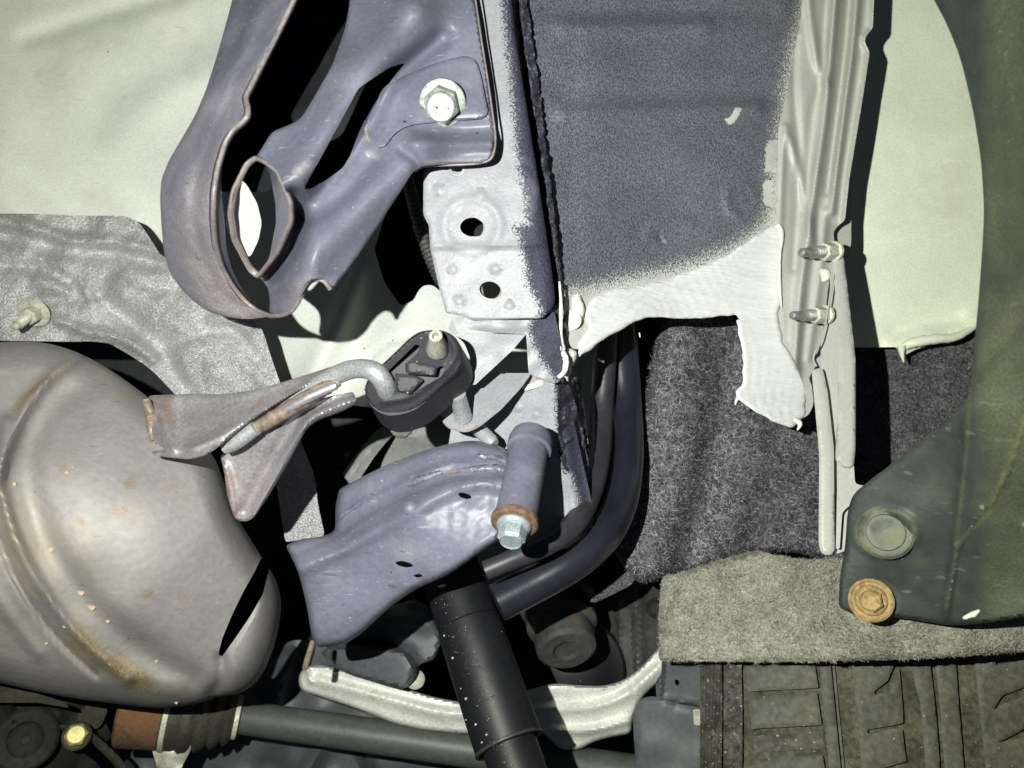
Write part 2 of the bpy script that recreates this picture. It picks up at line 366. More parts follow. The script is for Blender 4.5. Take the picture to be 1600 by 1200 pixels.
m_alu = mat('cast aluminium', (.72, .72, .67), .5, metal=.15, mott=(40, .15), fine=(500, .15), bump=((400, .0002),), rust=((60, .62, (.38, .35, .22), .5),), specks=((120, .08, (.3, .27, .2), .85),))
m_blk = mat('black plastic', (.010, .010, .013), .5, mott=(40, .2), fine=(400, .2), bump=((700, .00005), (80, .0002)), specks=((170, .08, (.45, .45, .38), .90), (90, .07, (.5, .5, .4), .95)), spec=.4)
m_hose = mat('glossy black hose', (.020, .020, .030), .28, mott=(30, .2), fine=(300, .1), bump=((300, .00005),), spec=.6)
m_hosed = mat('dusty black hose', (.035, .034, .042), .45, mott=(30, .3), fine=(300, .2), bump=((300, .0001),), rust=((30, .62, (.10, .07, .05), .5),))
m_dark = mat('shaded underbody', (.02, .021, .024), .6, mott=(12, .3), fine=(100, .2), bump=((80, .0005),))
m_dgrey = mat('grimy steel', (.055, .054, .053), .55, mott=(25, .3), fine=(200, .2), bump=((200, .0002),), rust=((30, .62, (.12, .08, .05), .5),))
m_shaft = mat('drive shaft paint', (.068, .072, .066), .5, mott=(30, .15), fine=(300, .15), bump=((400, .0001),))
m_boot = mat('boot rubber', (.038, .034, .027), .7, mott=(30, .4), fine=(300, .3), bump=((300, .0002),))
m_orange = mat('rusted joint cup', (.11, .06, .034), .8, mott=(40, .3), fine=(300, .3), bump=((250, .0003),), rust=((30, .5, (.16, .07, .03), .6),))
m_plate = mat('plated bolt', (.46, .51, .46), .50, metal=.4, mott=(120, .25), fine=(900, .25), bump=((700, .00012), (250, .0002)), rust=((90, .62, (.45, .55, .35), .5),))
m_plate2 = mat('bluish plated bolt', (.46, .53, .56), .45, metal=.4, mott=(120, .2), fine=(900, .2), bump=((700, .00008),))
m_yel = mat('yellow plated bolt', (.42, .38, .16), .5, metal=.3, mott=(120, .2), fine=(900, .2), bump=((700, .00008),))
m_white_nut = mat('painted nut', (.66, .65, .55), .5, mott=(150, .2), fine=(600, .2), bump=((400, .0003),), rust=((150, .62, (.45, .30, .12), .7),))
m_stud = mat('bare stud', (.30, .29, .28), .5, metal=.4, mott=(200, .3), fine=(900, .3), bump=((700, .0002),))
m_nutpale = mat('cream plated nut', (.48, .47, .40), .55, metal=.15, mott=(100, .2), fine=(600, .2), bump=((400, .0002),), rust=((110, .62, (.35, .22, .1), .6),))
m_weld = mat('painted weld', (.150, .145, .20), .35, mott=(150, .3), fine=(500, .25), bump=((300, .0006), (900, .0002)), rust=((110, .60, (.30, .17, .10), .6), (70, .66, (.45, .43, .36), .6)))
m_black = mat('gap shade black', (.014, .014, .017), .7, spec=.2)  # near-black colour standing for shade in the bracket gaps and rail hole
m_oily = mat('oily housing', (.020, .020, .018), .8, spec=.2, mott=(25, .4), fine=(200, .2), bump=((200, .0002),), rust=((30, .62, (.05, .04, .03), .5),))

# ================================================================== the car body: the setting
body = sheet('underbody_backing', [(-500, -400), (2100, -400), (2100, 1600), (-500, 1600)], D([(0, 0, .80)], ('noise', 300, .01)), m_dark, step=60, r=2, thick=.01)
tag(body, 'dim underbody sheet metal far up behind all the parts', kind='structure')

floor_pan = sheet('floor_pan', [(-160, -140), (960, -140), (960, 640), (900, 700), (880, 760), (780, 690), (720, 668), (690, 648), (640, 652), (598, 640), (560, 634), (440, 634), (330, 590), (250, 505), (-160, 480)],  # lower left cut back; dark backing stands for shade under the shield
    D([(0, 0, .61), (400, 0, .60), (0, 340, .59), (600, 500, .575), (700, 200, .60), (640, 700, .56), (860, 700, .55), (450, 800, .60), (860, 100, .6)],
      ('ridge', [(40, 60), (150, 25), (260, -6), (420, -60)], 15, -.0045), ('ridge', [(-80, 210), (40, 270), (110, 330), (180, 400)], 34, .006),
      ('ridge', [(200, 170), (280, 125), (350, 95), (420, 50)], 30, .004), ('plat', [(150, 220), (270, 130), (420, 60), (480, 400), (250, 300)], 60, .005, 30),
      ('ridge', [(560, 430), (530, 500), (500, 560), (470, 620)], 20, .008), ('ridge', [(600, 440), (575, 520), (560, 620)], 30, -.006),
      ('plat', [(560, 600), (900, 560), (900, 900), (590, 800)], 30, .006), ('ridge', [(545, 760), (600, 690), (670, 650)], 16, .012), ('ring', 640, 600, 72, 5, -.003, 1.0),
      ('noise', 140, .0012)), m_floor, step=9, r=10, holes=[[(612, 300), (655, 255), (700, 255), (702, 440), (688, 456), (678, 446), (664, 445), (655, 452), (646, 470), (626, 478), (600, 440), (585, 390)]])  # opening cut where the bracket's shadow falls, dark backing shows as shade
rear = sheet('rear_floor_panel', [(575, 790), (600, 715), (635, 655), (700, 640), (790, 660), (920, 690), (920, 900), (760, 930), (640, 900), (560, 860)], D([(600, 700, .60), (800, 660, .585), (760, 850, .61)], ('ridge', [(600, 690), (680, 675), (780, 690)], 14, .006), ('noise', 90, .001)), m_rear, step=12, r=10)  # separate grey sheet, darker than the floor pan
tag(rear, 'dull grey panel behind the welded bracket arm, below the rubber hanger', kind='structure')
sheet('stay_plate', [(534, 740, 3), (560, 705), (588, 672, 8), (622, 655), (632, 664), (604, 690), (584, 715), (552, 764, 4)], D([(580, 700, .585)], ('ridge', [(545, 745), (590, 688), (625, 660)], 7, .004)), m_rear, rear, step=6, thick=.003)
tag(floor_pan, 'pale painted floor pan behind the heat shield and stamped bracket', kind='structure')
lathe('plug', P(640, 600, .570), P(640, 600, .55), [(0, .033), (.002, .033), (.004, .030), (.0045, .010), (.0045, .0001)], m_floor, floor_pan, seg=48)

WELL = D([(820, 0, .424), (850, 300, .419), (890, 520, .420), (1050, 0, .485), (1050, 450, .475), (1200, 0, .52), (1200, 400, .51), (1230, 640, .50)],
      ('ridge', [(880, 42), (1040, 42), (1100, 40)], 13, .0040), ('ridge', [(860, 18), (1050, 16), (1200, 20)], 16, -.0030),
      ('ridge', [(880, 178), (1040, 172), (1180, 168)], 12, .0038), ('ridge', [(880, 145), (1100, 142), (1200, 148)], 20, -.0032),
      ('ridge', [(890, 292), (1180, 286)], 22, -.0022), ('ridge', [(893, 30), (897, 300), (905, 450)], 10, -.0005),
      ('plat', [(1152, 168), (1218, 235), (1200, 262), (1120, 212)], 6, .0010, 3), ('ridge', [(1010, 370), (1020, 352), (1045, 345), (1080, 350)], 7, .0018), ('ridge', [(1135, 300), (1140, 330), (1165, 352)], 7, .0015), ('ring', 1158, 312, 24, 4, .0012),
      ('ridge', [(1029, 366), (1034, 380)], 2.5, -.004), ('noise', 160, .0012))
well = sheet('wheel_arch_panel', [(795, -90), (1330, -90), (1330, 380), (1290, 600), (1262, 650), (1235, 660, 6), (1156, 628, 10), (1170, 600), (1166, 550), (1158, 492, 6), (1080, 490), (1010, 488), (960, 510), (905, 546, 14), (893, 545), (884, 520), (872, 430), (848, 240), (822, 60)],
    WELL, m_well, step=6, thick=.0015,
    mask={'tar': lambda u, v: .5 + np.clip((sdist(u, v, rnd([(700, -200), (1262, -200), (1252, 10), (1232, 80), (1220, 170), (1206, 230), (1200, 300), (1196, 345), (1150, 378), (1100, 402), (1050, 418), (980, 432), (930, 445), (880, 452), (800, 455)], 20))) / 70, -.5, .5)
          - 1.0 * (segdist(u, v, [(1152, 174), (1140, 190)]) < 6) - 1.0 * (segdist(u, v, [(1206, 230), (1204, 260)]) < 8) - 1.0 * (segdist(u, v, [(1200, 290), (1200, 315)]) < 7)})
tag(well, 'wheel arch panel sprayed with grainy dark blue-black undercoat', kind='structure')
def over(f, h): return lambda u, v: f(u, v) - h
def brush(f, h, ang, sc, amp, seed=4):
    a = math.radians(ang)
    def g(u, v):
        x = u * math.cos(a) + v * math.sin(a); y = -u * math.sin(a) + v * math.cos(a)
        rs = np.random.RandomState(seed); s = 0
        for i in range(10):
            k = 2 * math.pi / (sc * (.4 + 3.2 * rs.rand() ** 2)); w = 2 * math.pi / (110 * (.4 + 1.2 * rs.rand()))
            s = s + np.sin(y * k + 3.5 * np.sin(x * w + rs.rand() * 6) + rs.rand() * 6) * (.5 + .5 * np.sin(x * w * .8 + y * .04 + rs.rand() * 6))
        return f(u, v) - h - amp * s / 3
    return g
sheet('sealant_band', [(924, 466, 16), (960, 452), (1010, 446), (1060, 432), (1110, 412), (1150, 392), (1180, 368), (1215, 352, 8), (1226, 362, 4), (1223, 420), (1222, 470), (1212, 497), (1190, 495), (1156, 502, 5), (1150, 492, 4), (1080, 498), (1010, 495), (965, 516), (935, 536), (903, 558, 4), (905, 540), (922, 512), (915, 490)],
    brush(WELL, .0022, -14, 6, .00028), m_seal, well, step=3.5, thick=.004, roll=(5, .0014), rag=(34, 1.1), angle=60)
sheet('sealant_band', [(1150, 500, 3), (1216, 490, 5), (1222, 530), (1245, 570), (1262, 605), (1257, 650, 5), (1238, 669, 6), (1215, 662), (1190, 648), (1152, 624, 5), (1150, 612), (1160, 600), (1160, 550)],
    brush(WELL, .0022, 86, 6, .00028, 8), m_seal_v, well, step=3.5, thick=.004, roll=(5, .0014), rag=(30, 1.1), angle=60)
tube('sealant_tail', [(1240, 655, .494, 5), (1250, 662, .492, 4), (1246, 672, .49, 1.2)], m_seal_l, well, seg=8)
tube('sealant_tail', [(1155, 618, .498, 4), (1150, 627, .496, 2.5), (1149, 633, .495, .8)], m_seal_l, well, seg=8)
tube('sealant_tail', [(999, 520, .478, 1.3), (1000, 527, .478, .8)], m_seal_l, well, seg=6)
# small round dab and pad left of the band
sheet('sealant_dab', [(876, 468, 6), (905, 458, 6), (914, 480), (912, 498, 8), (895, 522, 8), (880, 520, 6)], brush(over(D([(890, 500, .425)]), 0), 0, 30, 8, .0008), m_seal_l, well, step=4, thick=.004, roll=(6, .002))
lathe('plug', P(893, 500, .424), P(892, 501, .41), [(0, .0058), (.002, .0056), (.0026, .004), (.0036, .0038), (.004, .0001)], m_seal_l, well, seg=28)

# ------------------------------------------------------------------ pale folded seam at the right of the panel
SEAM = D([(1240, 0, .515), (1240, 500, .505), (1340, 0, .525), (1330, 330, .52), (1270, 600, .495)],
      ('ridge', [(1312, -80), (1300, 60), (1290, 180), (1272, 300), (1250, 460), (1240, 600)], 8, .0085), ('ridge', [(1296, -80), (1288, 60), (1284, 130), (1270, 170), (1258, 330)], 8, -.003),
      ('ridge', [(1330, -80), (1322, 60), (1305, 200), (1292, 300)], 6, -.004), ('ridge', [(1346, -80), (1336, 40), (1332, 80), (1312, 230), (1300, 330)], 7, .007),
      ('ridge', [(1262, -80), (1264, 20), (1278, 100), (1290, 130)], 8, .005), ('ridge', [(1228, 200), (1245, 250), (1262, 330), (1270, 380)], 7, .004),
      ('ridge', [(1242, 60), (1240, 140), (1250, 250), (1240, 420)], 7, -.003), ('ridge', [(1225, 210), (1220, 300), (1218, 380)], 6, .003),
      ('ridge', [(1290, 330), (1282, 420), (1262, 560)], 7, .003), ('fn', lambda u, v: .006 * np.exp(-(segdist(u, v, [(1369, -80), (1363, 45), (1352, 58), (1351, 66), (1358, 80), (1346, 160), (1326, 280), (1320, 344)]) / 6) ** 2)),
      ('noise', 90, .0007))
seam = thing('folded_seam', 'pale painted seam of long folded flanges beside the dark undercoated panel', 'body seam', P(1290, 300, .52))
sheet('flange', [(1262, -90), (1250, 40, 10), (1240, 90), (1228, 150), (1216, 200), (1215, 300), (1218, 400), (1226, 520), (1258, 610), (1262, 650, 3), (1272, 632), (1268, 600), (1263, 592), (1275, 572, 3), (1272, 566), (1268, 558, 3), (1278, 552), (1286, 520), (1294, 450), (1301, 408), (1304, 380), (1302, 362, 5), (1310, 352), (1320, 345, 5), (1327, 280), (1347, 160), (1359, 82, 5), (1351, 66, 5), (1353, 56, 5), (1364, 44, 5), (1369, -90)],
    SEAM, m_white, seam, step=2.7, thick=.0014, r=14)
tube('sealant_bead', [(1215, 352, .507, 5), (1221, 366, .506, 4), (1219, 400, .505, 1.6), (1218, 440, .504, 2.6), (1221, 480, .503, 1.2)], m_seal_l, seam, seg=8)
lathe('weld_nut', P(1286, 430, .512), P(1284, 430, .49), [(0, .0052), (.003, .005), (.0036, .0042), (.0036, .0001)], m_nutpale, seam, seg=28)
def stud(u0, v0, u1, v1, d0, d1, rpx, label, nutp):
    t = thing('threaded_stud', label, 'threaded stud', P(u0, v0, d0), 'studs holding the long pale bracket')
    a, b = P(u0, v0, d0), P(u1, v1, d1); L = (b - a).length; r = rpx * d0 / F
    prof = [(0, r * .9)]; n = 9; s0 = L * .12
    for i in range(n):
        x = s0 + (L * .62 - s0) * i / n; w = (L * .62 - s0) / n; prof += [(x, r * .76), (x + w * .5, r * 1.12)]
    prof += [(L * .64, r * .84), (L * .66, r * .78), (L * .96, r * .78), (L, r * .6), (L, .0001)]
    lathe('thread', a, b, prof, m_stud, t, seg=20, angle=60)
    lathe('nut', a + (a - b).normalized() * .004, b, [(0, r * 1.45), (L * .06, r * 1.6), (L * nutp, r * 1.6), (L * nutp + .0008, r * 1.3), (L * nutp + .0008, .0001)], m_white_nut, t, seg=6, angle=20)
    lathe('washer', a + (a - b).normalized() * .006, b, [(0, r * 1.75), (.002, r * 1.75), (.0024, r * 1.6), (.0024, .0001)], m_white_nut, t, seg=28)
    return t
stud(1296, 393, 1251, 395, .500, .487, 9, 'upper threaded stud with pale nut on the folded seam, level with the bracket top', .36)
stud(1282, 492, 1237, 493, .490, .478, 8.5, 'lower threaded stud with pale nut, on the seam beside the bracket web', .38)

# ------------------------------------------------------------------ long pale bracket hanging from the seam
br = thing('pale_bracket', 'long pale painted channel bracket hanging down beside the folded seam', 'bracket', P(1305, 400, .50))
BD = [(1300, 390, .505), (1300, 560, .475), (1300, 860, .44), (1335, 560, .472)]
sheet('web', [(1296, 396), (1310, 400), (1318, 560), (1312, 720), (1330, 735), (1322, 860), (1306, 866), (1296, 700), (1284, 600), (1282, 540), (1289, 510), (1297, 450)], over(D(BD), -.010), m_white, br, step=8, thick=.0015, r=4)
sheet('outer_flange', [(1299, 394, 3), (1306, 388, 3), (1317, 396, 5), (1323, 440), (1337, 560, 20), (1337, 700), (1334, 730), (1322, 733, 8), (1305, 722, 8), (1311, 560, 10), (1309, 520), (1303, 430)], over(D(BD), .0), m_white, br, step=5, thick=.0015, roll=(4, .0015))
sheet('inner_flange', [(1268, 578, 8), (1285, 574, 6), (1293, 610), (1303, 700), (1304, 858, 8), (1300, 867, 8), (1284, 867, 12), (1279, 850), (1280, 710), (1271, 610)], over(D(BD), .001), m_white, br, step=5, thick=.0015, roll=(3, .0010))
tube('edge_bead', [(1303, 430, .497, 1.2), (1295, 480, .487, 1.2), (1284, 530, .48, 1.2), (1274, 550, .478, 1.4), (1271, 562, .478, 1.4), (1276, 572, .478, 1.4)], m_white, br, seg=8)
sheet('foot_tab', [(1326, 720, 3), (1334, 724), (1336, 756, 6), (1356, 760), (1352, 772, 4), (1332, 786), (1316, 800), (1312, 858, 4), (1306, 858), (1308, 760), (1320, 740)], over(D(BD), -.002), m_white, br, step=6, thick=.0015)

# ------------------------------------------------------------------ outer panel and its rough lower seal
outer = sheet('outer_body_panel', [(1240, -120), (1760, -120), (1760, 470), (1560, 500), (1520, 515), (1470, 534), (1430, 546), (1412, 556, 4), (1404, 548), (1400, 542), (1240, 545)],
    D([(1300, 0, .615), (1300, 500, .605), (1560, 0, .62), (1560, 400, .60), (1450, 530, .60)], ('ridge', [(1400, 540), (1440, 524), (1490, 524), (1530, 500)], 14, .006), ('ridge', [(1400, 520), (1450, 506), (1500, 500)], 12, -.003), ('noise', 200, .001)), m_panel, step=9, r=8)
tag(outer, 'pale green-grey outer body panel behind the seam', 'body panel')
tube('sealant_fold', [(1403, 545, .598, 4), (1425, 536, .592, 8), (1455, 530, .59, 8), (1490, 527, .592, 7), (1520, 512, .596, 5)], m_panel, outer, seg=12, lump=.25)
tube('sealant_tail', [(1408, 540, .592, 7), (1409, 552, .592, 4), (1412, 566, .592, 1)], m_panel, outer, seg=8)

# ------------------------------------------------------------------ felt liners
felt_in = sheet('inner_felt_liner', [(1010, 470), (1330, 460), (1330, 885), (1240, 862), (1185, 862), (1110, 885), (1060, 896), (1004, 912, 8), (985, 900), (962, 868, 14), (957, 855), (972, 830), (990, 780), (1004, 700), (1008, 620), (1018, 560), (1030, 515)],
    D([(1040, 500, .57), (1020, 700, .545), (1000, 850, .52), (1200, 600, .575), (1300, 600, .60), (1200, 840, .55)], ('ridge', [(1060, 480), (1075, 600), (1060, 760), (1020, 880)], 45, .018), ('ridge', [(1125, 560), (1110, 720), (1070, 860)], 28, -.008), ('ridge', [(1180, 680), (1160, 780), (1110, 860)], 30, .006), ('noise', 60, .0015)),
    m_felt, step=8, thick=.006, roll=(16, .012), r=16)
tag(felt_in, 'dark grey felt liner behind the sealed panel, above the tyre', 'felt liner')
fibres(felt_in, 11000, m_fib, L=.0055, w=.00017, lift=.0014)
felt_out = sheet('outer_felt_liner', [(1290, 530), (1420, 520), (1560, 490), (1760, 480), (1760, 940), (1290, 900)], D([(1300, 560, .635), (1300, 880, .60), (1560, 560, .63), (1560, 880, .6)], ('noise', 70, .0015)), m_felt, step=14, thick=.005)
tag(felt_out, 'dark felt liner between the pale bracket and the bumper plastic', 'felt liner')
fibres(felt_out, 7000, m_fib, L=.0035, w=.00013, seed=5, lift=.0008)
felt_low = sheet('lower_felt_liner', [(1030, 1032, 4), (1029, 960), (1034, 902, 6), (1080, 888), (1130, 872), (1180, 860), (1220, 868), (1250, 874), (1330, 870), (1500, 900), (1780, 900), (1780, 1000), (1660, 1012), (1560, 1022), (1430, 1030), (1300, 1034), (1160, 1034)],
    D([(1040, 950, .475), (1040, 1030, .462), (1200, 880, .485), (1200, 1030, .445), (1700, 930, .385), (1700, 1010, .39), (1300, 880, .44), (1340, 960, .405), (1340, 1030, .415)], ('ridge', [(1036, 990), (1042, 940), (1062, 908), (1110, 884), (1180, 868)], 6, .003), ('noise', 80, .0013)), m_felt2, step=8, thick=.004, rag=(16, 1.0), roll=(6, .002), r=14)
tag(felt_low, 'dusty light felt liner with a frayed edge just above the tyre tread', 'felt liner')
fibres(felt_low, 20000, m_fib2, L=.0022, w=.00011, seed=6, lift=.0005)
lp = resample(rnd([(1029, 960), (1030, 1033), (1160, 1034), (1300, 1034), (1430, 1030), (1560, 1022)], 4, False), 2, False)
_rs = np.random.RandomState(4); _v = []; _f = []
for q in lp:
    for k in range(2):
        a = P(q[0] + _rs.randn(), q[1] - 1, .455); l = .0013 * (.3 + _rs.rand() ** 2); dx = _rs.randn() * .7
        dv = Vector((dx, -1.0, 0)) if q[0] > 1033 else Vector((1.0, dx, 0))
        b = a + dv.normalized() * l; o = len(_v); _v += [a + Vector((-.0001, 0, 0)), a + Vector((.0001, .00005, 0)), b]; _f.append((o, o + 1, o + 2))
_me = bpy.data.meshes.new('frayed_edge'); _me.from_pydata([tuple(x) for x in _v], [], _f); kind(link('frayed_edge', _me, felt_low, [m_fib2]), 'stuff')

# ------------------------------------------------------------------ frame rail
rail = thing('frame_rail', 'pale primed frame rail end with round holes and spot welds under the stamped bracket', 'frame rail', P(760, 300, .39))
RD = [(760, -50, .395), (700, 260, .392), (800, 260, .389), (770, 495, .393), (690, 480, .396)]
def spotfeat(u, v, r=9, h=.0007): return [('ring', u, v, r, 1.6, -h * .8, 1.0), ('bump', u, v, r * .7, h)]
sp = []
for a in ((685, 295, 10), (752, 302, 10), (708, 421, 9), (774, 419, 9), (716, 470, 9), (796, 477, 9)): sp += spotfeat(*a)
taredge = [(600, -300), (600, 700), (826, 700), (848, 520), (846, 480), (826, 440), (820, 400), (812, 365), (806, 356), (826, 352), (822, 300), (812, 262), (806, 200), (797, 100), (785, 0), (780, -300)]
sheet('face_plate', [(690, -80), (790, -80), (806, 60), (822, 160), (838, 260), (850, 340), (862, 420), (868, 474, 10), (850, 496, 8), (836, 498), (736, 500), (718, 492, 10), (697, 490, 5), (686, 450), (672, 388, 8), (670, 352), (661, 335, 8), (662, 264, 5), (690, 262, 3)],
    D(RD, *sp, ('ring', 737, 352, 44, 8, .0009, 1.05), ('plat', [(640, 388), (880, 384), (880, 520), (640, 520)], 7, -.0016, 2), ('ridge', [(672, 387), (830, 384)], 5, .0008),
      ('fn', lambda u, v: -.012 * sstep((u - (796 + (v - 100) * .135)) / 45) ** 1.3), ('noise', 60, .0003)),
    m_rail, rail, step=3.6, thick=.002, r=4, roll=(3, .001),
    holes=[[(718, 352), (726, 342), (742, 339), (754, 347), (758, 355), (757, 366), (746, 370), (730, 369), (720, 362)], [(748, 452), (752, 443), (762, 439), (774, 441), (783, 450), (784, 460), (776, 467), (764, 467), (753, 462)], [(702, 264), (706, 257), (716, 254), (724, 258), (725, 266), (714, 270)]],
    mask={'tar': lambda u, v: .5 - np.clip(sdist(u, v, taredge) / 34, -.5, .5), 'stain_highlight': lambda u, v: sum(.62 * np.exp(-((np.hypot(u - a, v - b) - c) / 1.1) ** 2) for a, b, c in ((685, 295, 10), (752, 302, 11), (708, 421, 10), (774, 419, 10), (716, 470, 9), (796, 477, 9))) + .5 * np.exp(-((np.hypot(u - 766, v - 453) - 18) / 2.5) ** 2) + .35 * np.exp(-((np.hypot(u - 695, v - 424) / 8) ** 2))})
lathe('hole_shade', P(740, 353, .43), P(740, 353, .40), [(0, .022), (.001, .022)], m_black, rail, seg=16)  # black disc paints the shade inside the large rail hole
lathe('hole_collar', P(737, 355, .397), P(737, 355, .42), [(0, .0074), (.0005, .0064), (.012, .0064), (.012, .0068), (0, .0074)], m_rail, rail, seg=28)
_pr = []
for i in range(12): _pr += [(.001 * i, .0062), (.001 * i + .0005, .0053)]
nut_w = lathe('weld_nut', P(766, 453, .3965), P(768, 451, .415), [(0, .0064)] + _pr + [(.012, .0085), (0, .0085)], m_rustbar, rail, seg=28, angle=20)
lathe('hole_ring', P(714, 263, .3905), P(714, 263, .38), [(0, .0046), (.0006, .0042), (.0004, .0030), (0, .0028)], m_rail, rail, seg=24)
sheet('stepped_end', [(709, 500), (716, 494), (850, 492), (866, 486), (878, 540), (884, 588, 6), (868, 600), (826, 584, 4), (822, 522, 3), (770, 520), (716, 512)],
    D([(710, 500, .400), (860, 500, .400), (870, 590, .405)], ('bump', 762, 510, 13, .002), ('bump', 790, 511, 13, .002), ('ridge', [(712, 520), (822, 520)], 4, -.001), ('noise', 30, .0004)), m_rail, rail, step=4, thick=.004, r=4,
    mask={'tar': lambda u, v: .5 + np.clip(sdist(u, v, rnd([(836, 480), (900, 480), (900, 600), (880, 610), (846, 560), (828, 520)], 12)) / 30, -.5, .5)})
sheet('gusset', [(700, 516, 4), (706, 496, 3), (715, 520), (823, 521, 3), (800, 548), (742, 602), (736, 600), (735, 560), (725, 535)], D([(700, 500, .408), (820, 520, .405), (740, 600, .402)], ('noise', 40, .0004)), m_rail, rail, step=5, thick=.003,
    mask={'stain_highlight': lambda u, v: .3 * np.exp(-(segdist(u, v, [(770, 575), (800, 550)]) / 5) ** 2)})
lower = sheet('rail_lower_panel', [(716, 600), (744, 585), (790, 583), (830, 583), (884, 588), (893, 640), (910, 720), (926, 790), (905, 838), (850, 868), (812, 870), (740, 860), (700, 700)],
    D([(740, 600, .445), (880, 600, .425), (900, 800, .435), (760, 840, .45)], *spotfeat(808, 637, 10, .0012), *spotfeat(838, 649, 7, .001), ('fn', lambda u, v: -.010 * sstep((u - (862 + (v - 600) * .17)) / 30)), ('noise', 60, .0006)), m_rail, rail, step=4.5, thick=.002,
    mask={'tar': lambda u, v: .5 + np.clip(np.maximum(sdist(u, v, rnd([(872, 560), (960, 560), (960, 900), (905, 900), (905, 780), (893, 738), (880, 738), (873, 700), (868, 610)], 8)), sdist(u, v, rnd([(850, 570), (900, 570), (900, 610), (868, 600)], 6))) / 22, -.5, .5), 'stain_highlight': lambda u, v: .9 * np.exp(-(np.hypot(u - 842, v - 588) / 6) ** 2)})
sidew = sheet('undercoated_side', [(778, -90), (812, -90), (826, 20), (838, 100), (850, 200), (866, 330), (876, 430), (884, 500), (887, 560), (880, 600), (870, 585), (864, 500), (858, 440), (842, 340), (832, 260), (818, 160), (802, 60)],
    D([(790, -50, .405), (815, -50, .418), (835, 300, .402), (866, 330, .411), (862, 480, .405), (886, 560, .412)], ('ridge', [(800, -80), (812, 60), (830, 200), (850, 330), (868, 470)], 5, -.008), ('noise', 28, .0020), ('noise', 12, .0010, 3), ('noise', 6, .0005, 6)), m_tar, rail, step=3.2, thick=.002, r=5, rag=(14, 1.2))
sheet('undercoated_side', [(872, 596), (886, 590), (902, 640), (920, 720), (916, 780), (928, 800), (930, 830), (905, 840), (912, 800), (896, 730), (886, 738, 4), (876, 720), (872, 660)], D([(880, 600, .420), (905, 600, .44), (920, 800, .45), (885, 720, .433)], ('noise', 22, .0028), ('noise', 9, .001, 3)), m_tar, rail, step=3.5, thick=.002, rag=(12, 1))
tube('sealant_bead', [(872, 520, .404, 3), (876, 545, .404, 4), (884, 560, .404, 5), (882, 580, .404, 4), (872, 590, .404, 3)], m_seal_l, rail, seg=10, lump=.35)
tube('sealant_lip', [(874, 440, .404, 1.5), (877, 480, .405, 3), (876, 520, .405, 3), (880, 548, .405, 4)], m_seal_l, rail, seg=8, lump=.3)
for i in range(13):
    t = i / 12; u = 822 + 58 * t; v = 606 - 20 * t ** 2 - 12 * t; lathe('sealant_drop', P(u, v, .432 - .002 * t), P(u, v - .5, .40), [(0, .0010), (.0004, .0019), (.0012, .0019), (.0018, .0011), (.0020, .0001)], m_seal_l, rail, seg=10, angle=80)
blob = sheet('sealant_blob', [(876, 548, 6), (890, 543, 6), (903, 550, 6), (900, 566, 5), (892, 574), (894, 584, 4), (884, 590, 4), (878, 580, 4), (884, 570), (876, 566, 4)], brush(D([(890, 565, .416)], ('bump', 888, 558, 12, .004)), 0, 50, 9, .001), m_seal_l, rail, step=2.5, thick=.006, roll=(5, .003), angle=70)

# hanger plate below the gusset with its threaded stud
hp = thing('hanger_plate', 'pale slanted steel tab carrying the round pin, right of the rubber hanger', 'steel tab', P(750, 620, .43))
sheet('tab', [(735, 600, 3), (776, 584), (830, 584, 4), (816, 604), (783, 640), (748, 668), (728, 677, 12), (700, 670, 10), (690, 658, 5), (700, 650), (712, 640)], D([(735, 600, .428), (830, 585, .424), (700, 665, .412)], ('noise', 50, .0004)), m_rail, hp, step=5, thick=.003,
      mask={'stain_highlight': lambda u, v: .55 * np.exp(-((segdist(u, v, [(693, 662), (716, 677), (748, 668)]) / 4) ** 2)) + .4 * np.exp(-(np.hypot(u - 774, v - 636) / 10) ** 2)})
lathe('pin', P(724, 652, .412), P(714, 612, .396), [(0, .0050), (.002, .0049), (.0165, .0044), (.020, .0044)], m_zinc, hp, seg=28)
_pr = [(0, .0042)]
for i in range(10): _pr += [(.0015 + i * .0012, .0038), (.0021 + i * .0012, .0043)]
lathe('threaded_stud', P(745, 668, .425), P(768, 690, .418), _pr + [(.016, .003)], m_rail, hp, seg=18, angle=60)
# ------------------------------------------------------------------ heat shield
HS = D([(0, 340, .535), (0, 530, .52), (240, 350, .53), (300, 500, .515), (440, 600, .51), (480, 840, .515), (380, 640, .515)],
    ('ridge', [(-60, 342), (20, 346), (70, 362), (110, 376), (180, 378), (220, 388), (262, 398)], 11, .0055), ('ridge', [(-60, 366), (40, 372), (100, 396), (190, 396), (260, 414)], 15, -.0045),
    ('ridge', [(-60, 395), (60, 405), (140, 420), (220, 440)], 20, .002), ('ridge', [(-60, 412), (30, 416), (80, 424), (110, 442), (130, 470)], 10, -.0035), ('ridge', [(60, 440), (100, 455), (150, 470), (190, 462)], 14, .0035),
    ('ridge', [(50, 470), (110, 466), (155, 462)], 8, -.0030), ('ridge', [(155, 462), (200, 500), (250, 540), (290, 610)], 14, -.0055), ('ridge', [(90, 500), (130, 518), (190, 526), (240, 560)], 9, .005),
    ('ridge', [(180, 420), (230, 450), (290, 448)], 12, -.0030), ('ridge', [(190, 440), (250, 480), (310, 540), (340, 590)], 18, .004), ('ridge', [(290, 530), (330, 518), (370, 515), (400, 560)], 11, -.0035), ('ridge', [(330, 500), (360, 495), (395, 520)], 9, .003),
    ('ridge', [(330, 560), (370, 560), (420, 600)], 14, .003), ('noise', 70, .0014), ('noise', 30, .0005, 4))
def amp(f, ctrl, k):
    b = D(ctrl); return lambda u, v: b(u, v) + (f(u, v) - b(u, v)) * k
